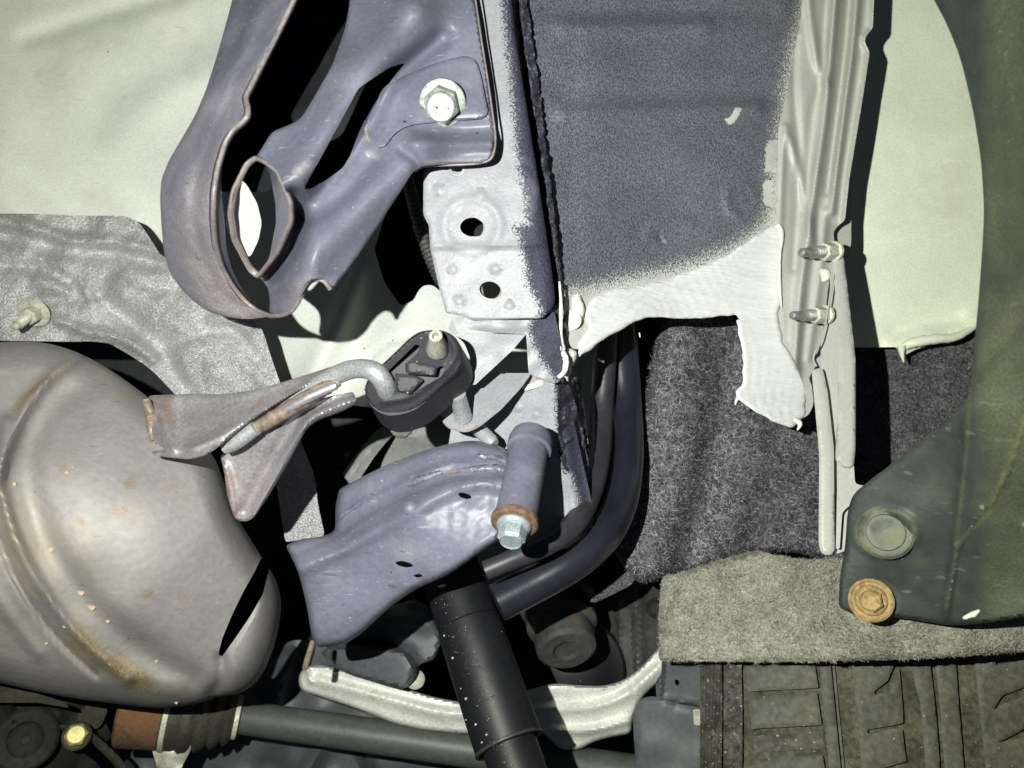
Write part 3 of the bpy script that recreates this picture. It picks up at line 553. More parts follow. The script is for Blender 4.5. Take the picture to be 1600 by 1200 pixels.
HS = amp(HS, [(0, 340, .535), (0, 530, .52), (240, 350, .53), (300, 500, .515), (440, 600, .51), (480, 840, .515), (380, 640, .515)], 1.55)
shield = thing('heat_shield', 'crinkled glittery aluminised heat shield above the big silencer', 'heat shield', P(200, 450, .52))
sheet('shield_sheet', [(-90, 333), (60, 334), (120, 337), (195, 337, 14), (215, 345, 10), (232, 368), (250, 398, 8), (300, 420), (398, 494), (412, 520), (426, 565), (442, 610), (470, 690), (492, 742), (497, 790, 12), (508, 838, 8), (446, 847, 4), (438, 800), (434, 765), (425, 740), (370, 690), (310, 660), (270, 612), (235, 576), (205, 556), (170, 536, 10), (140, 533), (120, 534), (-90, 531)],
    HS, m_shield, shield, step=4, thick=.0008, r=18)
wb = thing('shield_bolt', 'threaded stud with flange nut and washer fixing the crinkled heat shield', 'bolt', P(50, 490, .51))
wa, wb_ = P(54, 488, .512), P(22, 512, .488)
lathe('washer', wa, wb_, [(0, .0098), (.0008, .0105), (.0016, .0100), (.0014, .0001)], m_nutpale, wb, seg=40)
lathe('nut', wa + (wb_ - wa).normalized() * .0015, wb_, [(0, .0062), (.001, .0062), (.0075, .0060), (.0085, .0050), (.0085, .0001)], m_nutpale, wb, seg=6, angle=20)
_pr = [(0, .0030)]
for i in range(12): _pr += [(.009 + i * .0011, .0028), (.0096 + i * .0011, .0033)]
lathe('thread', wa, wb_, _pr + [(.0225, .0024), (.026, .0023), (.0265, .0018), (.0265, .0001)], m_nutpale, wb, seg=20, angle=60)

# ------------------------------------------------------------------ silencer with hanger steelwork
mf = thing('exhaust_silencer', 'large rounded heat-stained exhaust silencer with rust spots at lower left', 'exhaust silencer', P(200, 800, .40))
MO = [(-160, 560), (-60, 540), (0, 534), (60, 533), (110, 545), (165, 572), (232, 620), (290, 670), (335, 710), (352, 760), (368, 805), (390, 840), (410, 872), (432, 905), (441, 945), (432, 1000), (415, 1045), (398, 1070), (370, 1086), (345, 1087), (310, 1100), (250, 1108), (180, 1100), (90, 1088), (0, 1067), (-160, 1030)]
MF = D([(100, 560, .440), (20, 560, .43), (-100, 800, .36), (200, 800, .365), (120, 750, .362), (300, 860, .385), (330, 730, .42), (235, 625, .435), (390, 850, .425), (430, 950, .435), (250, 1100, .435), (60, 1075, .425), (0, 900, .362), (370, 1080, .435), (200, 960, .378)],
    ('ridge', [(120, 560), (75, 590), (30, 650), (5, 720), (-10, 760)], 10, .010), ('ridge', [(150, 590), (90, 620), (45, 690), (40, 760), (75, 860), (140, 950), (220, 1020), (300, 1062)], 22, -.009),
    ('ridge', [(10, 660), (-5, 740), (20, 840), (70, 930), (130, 1005), (200, 1060)], 10, .009), ('ridge', [(-20, 800), (30, 920), (90, 1000), (150, 1055)], 6, -.005), ('ridge', [(-60, 820), (-10, 930), (60, 1020)], 12, .004),
    ('plat', [(400, 868), (450, 900), (460, 1060), (350, 1120), (340, 1080), (352, 1030), (380, 985), (404, 940)], 14, .004, 20), ('ridge', [(345, 1030), (352, 1062), (330, 1085)], 10, -.006), ('noise', 120, .0010))
sheet('silencer_body', MO, MF, m_muff, mf, step=4.6, thick=.002, r=60, roll=(46, .045),
    holes=[[(409, 870), (421, 886), (411, 928), (391, 963), (367, 998), (347, 1026), (341, 1023), (347, 998), (362, 962), (380, 925), (398, 893)]],
    mask={'stain_highlight': lambda u, v: .05 + .30 * np.exp(-(segdist(u, v, rnd([(-20, 690), (0, 780), (40, 870), (90, 950), (160, 1030), (260, 1085), (340, 1095)], 40, False)) / 22) ** 2) + .55 * np.exp(-(segdist(u, v, [(20, 640), (60, 600), (110, 570)]) / 9) ** 2) + .65 * np.exp(-(np.hypot(u - 205, v - 755) / 12) ** 2) + .7 * np.exp(-(segdist(u, v, [(178, 800), (195, 795)]) / 8) ** 2) + .7 * np.exp(-(np.hypot(u - 128, v - 818) / 10) ** 2) + .6 * np.exp(-(np.hypot(u - 285, v - 935) / 12) ** 2) + .6 * np.exp(-(np.hypot(u - 230, v - 927) / 11) ** 2) + .6 * np.exp(-(np.hypot(u - 100, v - 730) / 8) ** 2) + .45 * np.exp(-(segdist(u, v, [(130, 1010), (220, 1070)]) / 26) ** 2)})
# flakes of loose scale on the shell
for i, (u, v, r) in enumerate(((78, 857, 7), (126, 925, 7), (143, 948, 7), (168, 970, 4), (104, 738, 3.5), (22, 756, 4), (210, 1088, 3), (275, 1098, 3), (244, 1033, 3), (100, 979, 3), (72, 1005, 3))):
    dd = float(MF(np.array([float(u)]), np.array([float(v)]))[0]) - .0007
    if v > 1060: dd += .02
    sheet('scale_flake', [(u - r, v), (u - r * .4, v - r * .8), (u + r * .7, v - r * .6), (u + r, v + r * .3), (u + r * .2, v + r)], D([(u, v, dd)]), m_flake, mf, step=2, thick=.0008, r=r * .7)
# stamped hanger bracket welded to the silencer
HB = D([(235, 660, .395), (350, 660, .380), (535, 575, .388), (430, 620, .380)], ('ridge', [(250, 640), (262, 680), (270, 700)], 10, .004), ('ridge', [(300, 700), (345, 680), (395, 650), (440, 622), (530, 578)], 7, .003), ('ridge', [(290, 640), (360, 640), (440, 610)], 16, -.003))
hb = sheet('hanger_bracket', [(232, 618, 4), (300, 615), (350, 616), (405, 608), (438, 598), (474, 587), (520, 572), (534, 569, 3), (538, 580, 3), (505, 592), (470, 608), (432, 630), (395, 655), (360, 682), (340, 700), (318, 713), (295, 718), (240, 712, 5), (236, 705), (262, 703), (240, 690, 5), (236, 665)], HB, m_hang, mf, step=3.2, thick=.002, r=14, roll=(5, .002))
tube('weld_bead', [(228, 625, .398, 6), (235, 645, .397, 8), (238, 668, .396, 8), (242, 688, .395, 7)], m_rustbar, mf, seg=12, lump=.25)
HL = D([(370, 800, .405), (345, 720, .400), (440, 660, .390), (555, 620, .384)], ('ridge', [(560, 622), (520, 636), (482, 655), (460, 690), (430, 745), (398, 805)], 7, .006), ('ridge', [(560, 612), (505, 632), (470, 645), (440, 690), (405, 750), (380, 800)], 9, -.004), ('ridge', [(350, 730), (362, 770), (366, 812)], 8, .003))
sheet('hanger_bracket', [(344, 712, 4), (372, 696), (405, 678), (440, 655), (480, 630), (515, 619), (552, 612, 4), (559, 630, 6), (535, 643), (500, 655), (480, 668, 14), (466, 695), (440, 742), (412, 788), (397, 809, 8), (383, 816, 8), (368, 812, 8), (362, 798), (354, 770), (351, 740)], HL, m_hang, mf, step=3.2, thick=.002, r=14, roll=(6, .0016))
tube('weld_bead', [(395, 672, .384, 10), (430, 652, .380, 12), (470, 628, .378, 13), (505, 608, .378, 12), (530, 595, .380, 8)], m_rustbar, mf, seg=12, lump=.2)
tube('bar_stub', [(352, 700, .384, 10), (370, 690, .382, 12), (400, 668, .380, 12)], m_zinc, mf, seg=16)
tube('weld_bead', [(448, 640, .376, 7), (485, 620, .374, 8), (525, 602, .376, 7)], m_hang, mf, seg=10, lump=.2)
tube('hanger_rod', [(420, 650, .392, 12), (480, 612, .386, 13), (530, 584, .380, 15), (560, 576, .374, 15), (585, 581, .370, 16), (600, 598, .372, 16), (606, 616, .380, 16), (610, 632, .392, 15), (620, 655, .405, 14)], m_zinc, mf, seg=24, sub=8)
lathe('rod_tip', P(628, 668, .402), P(634, 686, .408), [(0, .0062), (.001, .0062), (.0025, .0056), (.0055, .0030), (.0058, .0001)], m_stud, mf, seg=28)

# ------------------------------------------------------------------ rubber hanger
rh = thing('rubber_hanger', 'thick dark rubber exhaust hanger with moulded slots between the bent rod and the pale tab', 'rubber hanger', P(650, 600, .38))
RO = [(569, 606), (576, 590), (592, 574), (622, 546), (640, 528), (655, 518), (676, 515), (697, 517), (714, 528), (722, 548), (724, 566), (716, 582), (700, 596), (672, 622), (650, 640), (628, 648), (604, 650), (585, 640), (573, 625)]
RT = D([(600, 600, .372), (690, 540, .366), (640, 640, .376)], ('ridge', [(600, 628), (640, 622), (700, 578), (716, 550), (700, 525)], 5, .001))
s_in = [(598, 588, 3), (640, 547, 5), (650, 537, 4), (657, 541, 4), (652, 552, 5), (634, 568, 3), (634, 582, 3), (676, 588, 3), (684, 574, 4), (691, 571, 4), (695, 577, 4), (690, 588), (662, 604, 3), (648, 612), (642, 618, 4), (634, 616, 4), (634, 608, 4), (650, 594), (640, 585), (620, 583), (616, 600, 4), (608, 610, 4), (598, 602)]
sheet('rubber_body', RO, RT, m_rubber, rh, step=3.2, thick=.010, r=14, roll=(4, .002), holes=[s_in], holer=3)
# deep side of the moulding, leaning away from the lens
def loft(name, A, B, dA, dB, mtl, parent, r=14, step=4, mid=()):
    a = resample(rnd(A, r), step); b0 = np.array(B) if False else None
    n = len(a); k = [0.0, .5, 1.0]; vs = []
    for t in k:
        for q in a:
            w = q + (np.array(B(q)) - q) * t; dd = dA + (dB - dA) * t; vs.append(tuple(P(w[0], w[1], dd)))
    fs = []
    for i in range(len(k) - 1):
        for j in range(n): l = (j + 1) % n; fs.append((i * n + j, i * n + l, (i + 1) * n + l, (i + 1) * n + j))
    fs += [tuple(range(n))[::-1], tuple((len(k) - 1) * n + j for j in range(n))]
    me = bpy.data.meshes.new(name); me.from_pydata(vs, [], fs); finish(me, 40); return link(name, me, parent, [mtl])
loft('rubber_skirt', RO, lambda q: (q[0] + 14 + max(0, (q[0] - 640)) * .02, q[1] + 26), .3765, .397, m_rubber, rh, r=14)
sheet('cross_bar', [(633, 568, 3), (640, 563), (684, 572, 3), (680, 588, 3), (634, 584, 3)], D([(650, 575, .368)]), m_rubber, rh, step=4, thick=.016, roll=(3, .001))
sheet('tongue', [(617, 583, 2), (650, 586), (662, 594, 3), (640, 617, 4), (620, 612)], D([(640, 600, .371)]), m_rubber, rh, step=4, thick=.014, roll=(3, .001))
pin = thing('hanger_pin', 'pale conical pin end with a round hole, poking through the top of the rubber hanger', 'steel pin', P(683, 545, .37))
lathe('cone', P(684, 546, .368), P(680.5, 524, .352), [(0, .0056), (.0012, .0058), (.009, .0040), (.0165, .0031), (.0165, .0018), (.013, .0016), (.013, .0001)], m_nutpale, pin, seg=32)

# ------------------------------------------------------------------ stamped bracket, upper left
def LOBE(u, v): return .055 * sstep((v - 290) / 190) * sstep((500 - u) / 110)
def lob(u, v): return float(LOBE(np.array([float(u)]), np.array([float(v)]))[0])
sb = thing('stamped_bracket', 'large purple-grey stamped bracket with a curled rim and hexagonal loop opening', 'steel bracket', P(500, 250, .38))
RIM = [(478, -60), (462, -6), (440, 40), (412, 95), (392, 135), (383, 152), (388, 168), (388, 180), (378, 192), (364, 202), (352, 222), (340, 262), (334, 300), (333, 340), (336, 378), (346, 415), (362, 445), (382, 470), (402, 486), (424, 494)]
BAND = RIM + [(405, 497, 20), (385, 499), (355, 496), (325, 487), (305, 473), (283, 452), (265, 425), (256, 395), (252, 350), (250, 310), (252, 280), (265, 248), (285, 215), (305, 180), (322, 140), (338, 90), (355, 30), (368, -20), (376, -60)]
sheet('curled_flange', BAND, D([(470, -40, .345), (385, 160, .338), (335, 320, .335), (362, 445, .340), (420, 492, .345), (370, -40, .39), (300, 200, .375), (252, 330, .378), (290, 460, .378), (360, 494, .368), (300, 330, .353), (390, 60, .358)],
      ('fn', lambda u, v: -LOBE(u, v)), ('ridge', [(420, 20), (370, 130), (335, 210), (305, 280), (300, 330), (310, 400), (345, 455), (380, 485)], 8, -.0022), ('ridge', [(345, 200), (322, 280), (318, 350), (330, 415), (365, 462)], 8, .0018), ('noise', 90, .0006)),
      m_brk, sb, step=5, thick=.0025, r=10, roll=(5, .002), mask={'stain_highlight': lambda u, v: .2 + .42 * sstep((v - 150) / 200) * np.exp(-(segdist(u, v, rnd([(345, 200), (300, 260), (300, 340), (330, 430), (380, 480)], 40, False)) / 34) ** 2) + .28 * sstep((v - 380) / 80) - .1 * sstep((160 - v) / 100)})  # pale mask paints a highlight down the curl and along the bottom
# turned-back wall inside the rim
rim_s = resample(rnd(RIM, 10, False), 5, False)
def wallstrip(name, line, d0, d1, shift, mtl, parent, th=.0025):
    vs = []; n = len(line)
    for t in (0, .5, 1):
        for q in line: vs.append(tuple(P(q[0] + shift[0] * t, q[1] + shift[1] * t, d0 + (d1 - d0) * t)))
    off = len(vs)
    vs += [tuple(Vector(x) + Vector((th, 0, 0))) for x in vs]
    fs = []
    for i in range(2):
        for j in range(n - 1):
            fs.append((i * n + j, i * n + j + 1, (i + 1) * n + j + 1, (i + 1) * n + j)); fs.append(tuple(x + off for x in fs[-1][::-1]))
    me = bpy.data.meshes.new(name); me.from_pydata(vs, [], fs); bm = bmesh.new(); bm.from_mesh(me); 
    bm.to_mesh(me); bm.free(); finish(me); return link(name, me, parent, [mtl])
RB = D([(470, -40, .345), (385, 160, .338), (335, 320, .335), (362, 445, .340), (420, 492, .345), (370, -40, .39)], ('fn', lambda u, v: -LOBE(u, v)))
_a = []; _b = []
for q in rim_s:
    d0 = on(RB, q[0], q[1]); dd = .004 + .01 * float(sstep(np.array((q[1] - 250) / 100.)))
    p = P(q[0], q[1], d0); _a.append(p); _b.append(Vector((p.x, p.y, p.z + dd)))
_n = len(_a); _vs = [tuple(x) for x in _a + _b] + [tuple(x + Vector((.002, 0, 0))) for x in _a + _b]; _fs = []
for j in range(_n - 1): f = (j, j + 1, _n + j + 1, _n + j); _fs += [f, tuple(x + 2 * _n for x in f[::-1])]
_me = bpy.data.meshes.new('turned_wall'); _me.from_pydata(_vs, [], _fs); finish(_me); link('turned_wall', _me, sb, [m_brk])
sheet('inner_plate', [(376, 280), (385, 288), (402, 318), (409, 348), (404, 375), (391, 402), (375, 396), (352, 350), (360, 300)], D([(380, 300, .353), (380, 400, .382), (400, 340, .363)]), m_floor, sb, step=6, thick=.002)
sheet('channel_shade', [(455, -90), (590, -90), (570, 60), (500, 190), (440, 240), (420, 300), (380, 300), (340, 300), (322, 290), (330, 240), (350, 190), (370, 140), (400, 70), (440, 10)], D([(480, 0, .47), (420, 180, .44), (390, 270, .425)], ('noise', 60, .002)), m_black, sb, step=9, thick=.003)  # added near-black sheet, paints the rim's shade into the channel gap
co = []; 
for q in rim_s: co.append(tuple(P(q[0], q[1], float(RB(np.array([q[0]]), np.array([q[1]]))[0]) - .0002)))
lower_rim = [(424, 495, .345), (440, 493, .346), (455, 486, .348), (466, 472, .350), (474, 456, .352), (484, 441, .354), (496, 436, .354), (508, 441, .355), (516, 452, .357)]
for q in spline(lower_rim[1:], 4): co.append(tuple(P(q[0], q[1], q[2] + lob(q[0], q[1]))))
sweep('cut_edge', co, [.00120] * len(co), m_edge, sb, 8)
BO = [(556, -80), (548, -10), (541, 40, 20), (520, 100), (492, 150), (470, 186, 14), (450, 196), (425, 206), (410, 230), (400, 246), (380, 262), (362, 300), (362, 340), (375, 400), (400, 430, 4), (410, 438), (419, 450), (422, 470), (420, 488, 6), (430, 495), (446, 492), (462, 478), (472, 460), (482, 443, 6), (496, 436, 5), (508, 441), (517, 455, 3), (545, 420), (590, 355), (625, 300), (645, 268, 8), (662, 259), (700, 257), (750, 256), (766, 250, 8), (772, 232), (773, 210), (768, 180), (762, 120), (750, 50), (740, -10), (730, -80)]
SBD = D([(560, 0, .372), (730, 0, .378), (760, 240, .372), (680, 170, .374), (430, 300, .352), (500, 430, .358), (430, 480, .350), (600, 320, .372), (520, 200, .362)],
    ('ridge', [(640, 20), (590, 90), (540, 160), (480, 250), (440, 310)], 46, .022), ('ridge', [(690, 60), (650, 92), (610, 125), (590, 160), (565, 220), (500, 300), (470, 330)], 16, -.010),
    ('ridge', [(655, 235), (600, 290), (540, 350), (460, 430)], 40, .014), ('ridge', [(580, 250), (540, 300), (500, 330), (470, 345)], 14, -.006),
    ('ridge', [(655, 205), (700, 203), (765, 200)], 14, -.004), ('ridge', [(650, 222), (700, 226), (765, 224)], 10, .004), ('ridge', [(628, 235), (650, 250), (655, 262)], 8, -.004), ('bump', 620, 45, 40, -.006), ('bump', 560, 30, 30, .004),
    ('fn', lambda u, v: -.030 * np.exp(-((segdist(u, v, [(455, 312), (464, 345), (452, 385), (428, 420), (405, 438)]) / 15) ** 2))), ('fn', lambda u, v: -LOBE(u, v)), ('noise', 110, .0008))
hexo = [(400, 246), (418, 255), (434, 268), (454, 316), (455, 346), (433, 396), (404, 431), (391, 420), (366, 373), (360, 332), (366, 297), (386, 257)]
VALLEY = [(634, 98), (612, 104), (592, 116), (574, 128), (560, 138), (545, 166), (520, 212), (496, 256), (474, 296), (484, 296), (512, 280), (536, 262), (548, 242), (558, 214), (566, 196), (572, 186), (584, 164), (602, 138), (622, 112)]
sheet('valley_shade', [(650, 80), (560, 100), (480, 240), (455, 310), (500, 320), (560, 270), (600, 200), (660, 120)], D([(560, 200, .455)], ('noise', 60, .001)), m_black, sb, step=12, thick=.002)  # added black sheet, paints the shade between the two bracket arms
sheet('bracket_body', BO, SBD, m_brk, sb, step=4.2, thick=.0025, r=8, holes=[hexo, VALLEY], roll=(4, .002), holer=5,
    mask={'stain_highlight': lambda u, v: .30 * np.exp(-(segdist(u, v, [(450, 480), (480, 440), (510, 446)]) / 18) ** 2) + .55 * np.exp(-(segdist(u, v, [(465, 270), (480, 258)]) / 9) ** 2) + .45 * np.exp(-(segdist(u, v, [(670, 254), (762, 248)]) / 4) ** 2) + .5 * np.exp(-(segdist(u, v, [(575, 238), (590, 246)]) / 6) ** 2)})
hc = [tuple(P(q[0], q[1], .347 + lob(q[0], q[1]) * .9)) for q in resample(rnd(hexo, 5), 4)]
sweep('hexagonal_rim', hc, [.0012] * len(hc), m_edge, sb, 8, closed=True, flat=1.6)
# flared inside of the hexagonal opening
def ringwall(name, A, d0, fn, d1, mtl, parent):
    a = resample(rnd(A, 5), 5); n = len(a); vs = []
    for t in (0, .33, .66, 1):
        for q in a: w = q + (np.array(fn(q)) - q) * t; vs.append(tuple(P(w[0], w[1], d0 + lob(*q) * .9 + (d1 - d0) * t * (.02 + .98 * float(sstep((q[0] - 395) / 14))))))
    m2 = len(vs); c = sum((Vector(x) for x in vs), Vector()) / m2
    vs += [tuple(Vector(x) + (Vector((x[0] - c[0], x[1] - c[1], 0))).normalized() * .0015) for x in vs]
    fs = []
    for i in range(3):
        for j in range(n):
            l = (j + 1) % n; f = (i * n + j, i * n + l, (i + 1) * n + l, (i + 1) * n + j); fs.append(f); fs.append(tuple(x + m2 for x in f[::-1]))
    me = bpy.data.meshes.new(name); me.from_pydata(vs, [], fs); finish(me, 40); return link(name, me, parent, [mtl])
ringwall('opening_wall', hexo, .3475, lambda q: (q[0] - 22 * (q[0] > 408) * ((q[0] - 408) / 40) + 2, q[1] + 3), .375, m_brk, sb)
tube('weld_bead', [(572, 190, .371, 3), (574, 212, .371, 4), (582, 230, .371, 5), (588, 240, .37, 4)], m_edge, sb, seg=8, lump=.4)
eb = [(740, -20, .3765, 1.6), (752, 60, .375, 1.6), (763, 130, .374, 1.6), (770, 180, .3735, 1.8), (774, 212, .373, 1.8), (772, 236, .373, 2.2), (764, 250, .3735, 2.2), (740, 256, .374, 2), (700, 258, .3745, 2), (664, 260, .3745, 1.8), (648, 268, .3745, 1.5)]
tube('cut_edge', eb, m_edge, sb, seg=8)
sheet('reinforcing_plate', [(598, 136), (640, 114), (690, 95), (728, 86, 12), (744, 94, 12), (752, 120), (760, 160), (763, 178, 8), (752, 186, 8), (690, 190), (640, 195), (618, 206), (602, 228, 5), (590, 232, 4), (572, 202), (577, 180), (588, 162)],
    over(SBD, .0034), m_brk, sb, step=3.6, thick=.003, r=14, roll=(2.5, .0008), mask={'stain_highlight': lambda u, v: 0 * u})
def hexbolt(label, name, a, b, rf, rh_, hh, m_f, m_h, washer=None, group=None, rot=0, mark=True, cat='bolt', fl=.0016):
    t = thing(name, label, cat, a, group); ax = (b - a).normalized()
    if washer: lathe('washer', a, b, washer[0], washer[1], t, seg=40); a = a + ax * washer[2]
    lathe('flange', a, b, [(0, rf * .97), (.0006, rf), (fl, rf * .98), (fl + .0012, rh_ * 1.02), (fl + .0012, .0001)], m_f, t, seg=44, angle=50)
    lathe('head', a + ax * fl, b, [(0, rh_ * 1.05), (hh * .86, rh_), (hh, rh_ * .84), (hh, rh_ * .02)], m_h, t, seg=6, angle=15, rot=rot)
    lathe('head_face', a + ax * (fl + hh * .9), b, [(0, rh_ * .84), (hh * .1, rh_ * .82), (hh * .16, rh_ * .78), (hh * .10, rh_ * .70), (hh * .09, .0001)], m_h, t, seg=32, angle=50)
    return t
ub = hexbolt('silvery green plated hex flange bolt on the stamped bracket plate', 'hex_bolt', P(692, 160, .3705), P(684.5, 174, .352), .0117, .0088, .009, m_plate, m_plate, rot=.15)
for a_, b_ in (((677, 165), (681, 168)), ((697, 168), (698, 169))):
    tube('grade_mark', [(a_[0], a_[1], .3573, 1.3), (b_[0], b_[1], .3573, 1.3)], m_plate2, ub, seg=6)

# ------------------------------------------------------------------ lower bracket arm
la = thing('lower_bracket_arm', 'purple-grey welded bracket arm with a vertical bushing tube and drilled holes', 'bracket arm', P(650, 820, .41))
AO = [(446, 852, 5), (470, 842), (505, 838), (524, 830, 10), (524, 812), (524, 790), (530, 764, 5), (560, 748), (600, 728), (650, 708), (690, 696), (730, 688), (760, 690, 14), (785, 698), (800, 712), (800, 770), (790, 820), (782, 842, 8), (755, 860), (720, 886), (690, 904), (655, 918), (620, 940), (590, 966), (565, 990), (540, 1006), (515, 1010), (494, 1012, 8), (486, 990), (480, 950), (468, 900), (460, 880)]
AD = D([(460, 870, .415), (530, 780, .43), (650, 820, .392), (780, 700, .405), (780, 820, .385), (500, 1000, .425), (620, 930, .408)],
    ('plat', [(440, 880), (530, 838), (560, 815), (650, 770), (720, 745), (800, 742), (860, 900), (440, 1100)], 9, .004, 20), ('ridge', [(455, 895), (540, 858), (640, 800), (700, 765), (760, 752), (800, 765)], 12, .005),
    ('ridge', [(535, 806), (570, 785), (640, 750), (700, 722), (760, 722)], 5, .002), ('ridge', [(480, 1000), (560, 950), (620, 915)], 30, .003), ('bump', 735, 775, 16, -.002), ('bump', 660, 905, 14, -.002), ('noise', 90, .001), ('noise', 14, .0002, 3))
sheet('arm_shell', AO, AD, m_brk, la, step=5, thick=.003, r=16, roll=(12, .010),
    holes=[[(715, 771), (722, 769), (734, 773), (738, 778), (730, 780), (719, 777)], [(617, 878), (628, 876), (642, 880), (647, 885), (634, 887), (621, 883)], [(645, 899, 2), (655, 896), (662, 900), (652, 903)]], holer=3,
    mask={'stain_highlight': lambda u, v: .3 * np.exp(-(segdist(u, v, [(690, 735), (760, 745), (800, 760)]) / 8) ** 2)})
for pts in ([(532, 808, 2), (548, 796, 3), (560, 788, 4.5), (566, 786, 3.5)], [(636, 757, 4), (650, 752, 6), (670, 745, 5), (690, 738, 4)], [(700, 738, 3), (740, 733, 5), (770, 732, 7), (795, 738, 8)], [(745, 712, 3), (775, 716, 5), (798, 728, 7)]):
    tube('weld_bead', [(u, v, on(AD, u, v, .0005), r) for u, v, r in pts], m_weld, la, seg=10, lump=.5)
tube('weld_bead', [(798, 742, .386, 6), (796, 762, .384, 7), (790, 785, .382, 8), (782, 806, .380, 7)], m_weld, la, seg=12, lump=.5)
tube('weld_bead', [(802, 716, .392, 5), (800, 730, .389, 6), (799, 745, .386, 6)], m_weld, la, seg=12, lump=.5)
lathe('weld_spot', P(643, 794, on(AD, 643, 794, -.0005)), P(643, 794, .36), [(0, .0042), (.0014, .0036), (.0022, .0018), (.0022, .0001)], m_brk, la, seg=18, angle=70)
t0, t1 = P(829, 690, .405), P(806, 806, .367)
lathe('bushing_tube', t0, t1, [(-.004, .0110), (0, .0122), (.0062, .0122), (.0068, .0104), (.040, .0104), (.0535, .0106)], m_brk, la, seg=40)
ax = (t1 - t0).normalized(); c0 = t0 + ax * .0530
hexbolt('bright plated hex bolt with rusty washer at the foot of the bushing tube', 'hex_bolt', c0, c0 + ax, .0086, .0068, .0085, m_plate2, m_plate2, washer=([(0, .0104), (.0008, .0118), (.0034, .0118), (.0042, .0108), (.0042, .0001)], m_rust, .0042), rot=.3)
# ------------------------------------------------------------------ hoses
hs = thing('fuel_hose', 'thin dusty black hose curving down from behind the panel, left of the thick one', 'hose', P(935, 700, .50), 'black hoses behind the frame rail')
tube('hose', [(950, 460, .53, 17), (945, 560, .525, 18), (940, 640, .52, 18), (937, 705, .495, 18), (926, 760, .465, 18), (902, 812, .435, 18), (860, 848, .418, 17), (805, 872, .412, 16), (758, 892, .41, 15)], m_hosed, hs, seg=28, sub=10)
hs2 = thing('filler_hose', 'thick glossy black hose bending down and left beside the dark felt', 'hose', P(980, 700, .50), 'black hoses behind the frame rail')
tube('hose', [(965, 440, .56, 27), (970, 560, .55, 28), (976, 640, .54, 27), (980, 720, .51, 25), (968, 790, .48, 26), (938, 842, .455, 28), (890, 880, .445, 30), (830, 914, .44, 30), (776, 942, .435, 30)], m_hose, hs2, seg=36, sub=10)
st = thing('body_strap', 'narrow glossy black strip running down beside the undercoated rail', 'strip', P(905, 640, .48))
sheet('strip', [(893, 590, 3), (904, 588), (914, 640), (920, 700), (918, 760), (908, 790), (902, 800), (908, 740), (906, 700), (900, 640)], D([(900, 600, .468), (915, 700, .462), (905, 790, .48)]), m_hose, st, step=5, thick=.002, roll=(5, .003))
bx = thing('rubber_boot_mount', 'stacked dark round bump stop mount below the thick hose', 'rubber mount', P(880, 960, .55))
p0, p1 = P(868, 925, .60), P(884, 1008, .555)
lathe('stack', p0, p1, [(0, .026), (.004, .031), (.014, .031), (.017, .026), (.020, .0255), (.024, .028), (.034, .0275), (.038, .022), (.040, .0222), (.046, .0235), (.056, .0225), (.0585, .019), (.0585, .0105), (.055, .0100), (.054, .0001)], m_dgrey, bx, seg=44)
dm = thing('spring_seat', 'dark dished round spring seat under the bump stop', 'spring seat', P(895, 1060, .6))
lathe('dish', P(893, 1046, .64), P(894, 1062, .60), [(0, .044), (.004, .046), (.007, .044), (.009, .034), (.012, .030), (.018, .015), (.019, .0001)], m_blk, dm, seg=44)
# dim plates right of the bushing
pl = thing('inner_arch_plates', 'dim grey upright folded plates in the gap left of the lower felt', 'metal plates', P(980, 980, .62))
sheet('plate', [(930, 930), (1040, 890), (1040, 1080), (960, 1090), (944, 1030)], D([(950, 950, .66), (1020, 950, .62), (1000, 1050, .63)], ('ridge', [(966, 930), (972, 1080)], 5, .006), ('ridge', [(1000, 920), (1004, 1060)], 4, -.006), ('ridge', [(985, 950), (990, 1060)], 3, -.003)), m_dgrey, pl, step=6)
lathe('clip', P(1026, 950, .57), P(1022, 952, .55), [(0, .008), (.004, .008), (.008, .004), (.008, .0001)], m_oily, pl, seg=20)
sheet('felt_tag', [(920, 940, 4), (945, 915), (985, 890), (996, 900), (985, 915), (950, 932), (930, 942)], D([(950, 920, .53)]), m_felt, pl, step=6, thick=.003)

# ------------------------------------------------------------------ shock absorber
sk = thing('shock_absorber', 'black shock absorber with a dusty plastic sleeve slanting down the middle', 'shock absorber', P(740, 1000, .44))
s0, s1 = P(690, 850, .50), P(796, 1165, .425)
L_ = (s1 - s0).length; axs = (s1 - s0).normalized()
lathe('dust_sleeve', s0, s1, [(0, .0195), (L_ * .44, .0195), (L_ * .45, .0202), (L_ * .99, .0202), (L_, .0198), (L_, .0180), (L_ * .98, .0178)], m_blk, sk, seg=56, angle=25)
lathe('sleeve_lip', s0 + axs * (L_ * .985), s1, [(0, .0200), (.0008, .0206), (.0018, .0206), (.0022, .0200), (.0022, .0186), (0, .0186)], m_hosed, sk, seg=56)
lathe('cylinder', s0 + axs * (L_ * .6), s1, [(0, .0160), (.12, .0160)], m_blk, sk, seg=48)
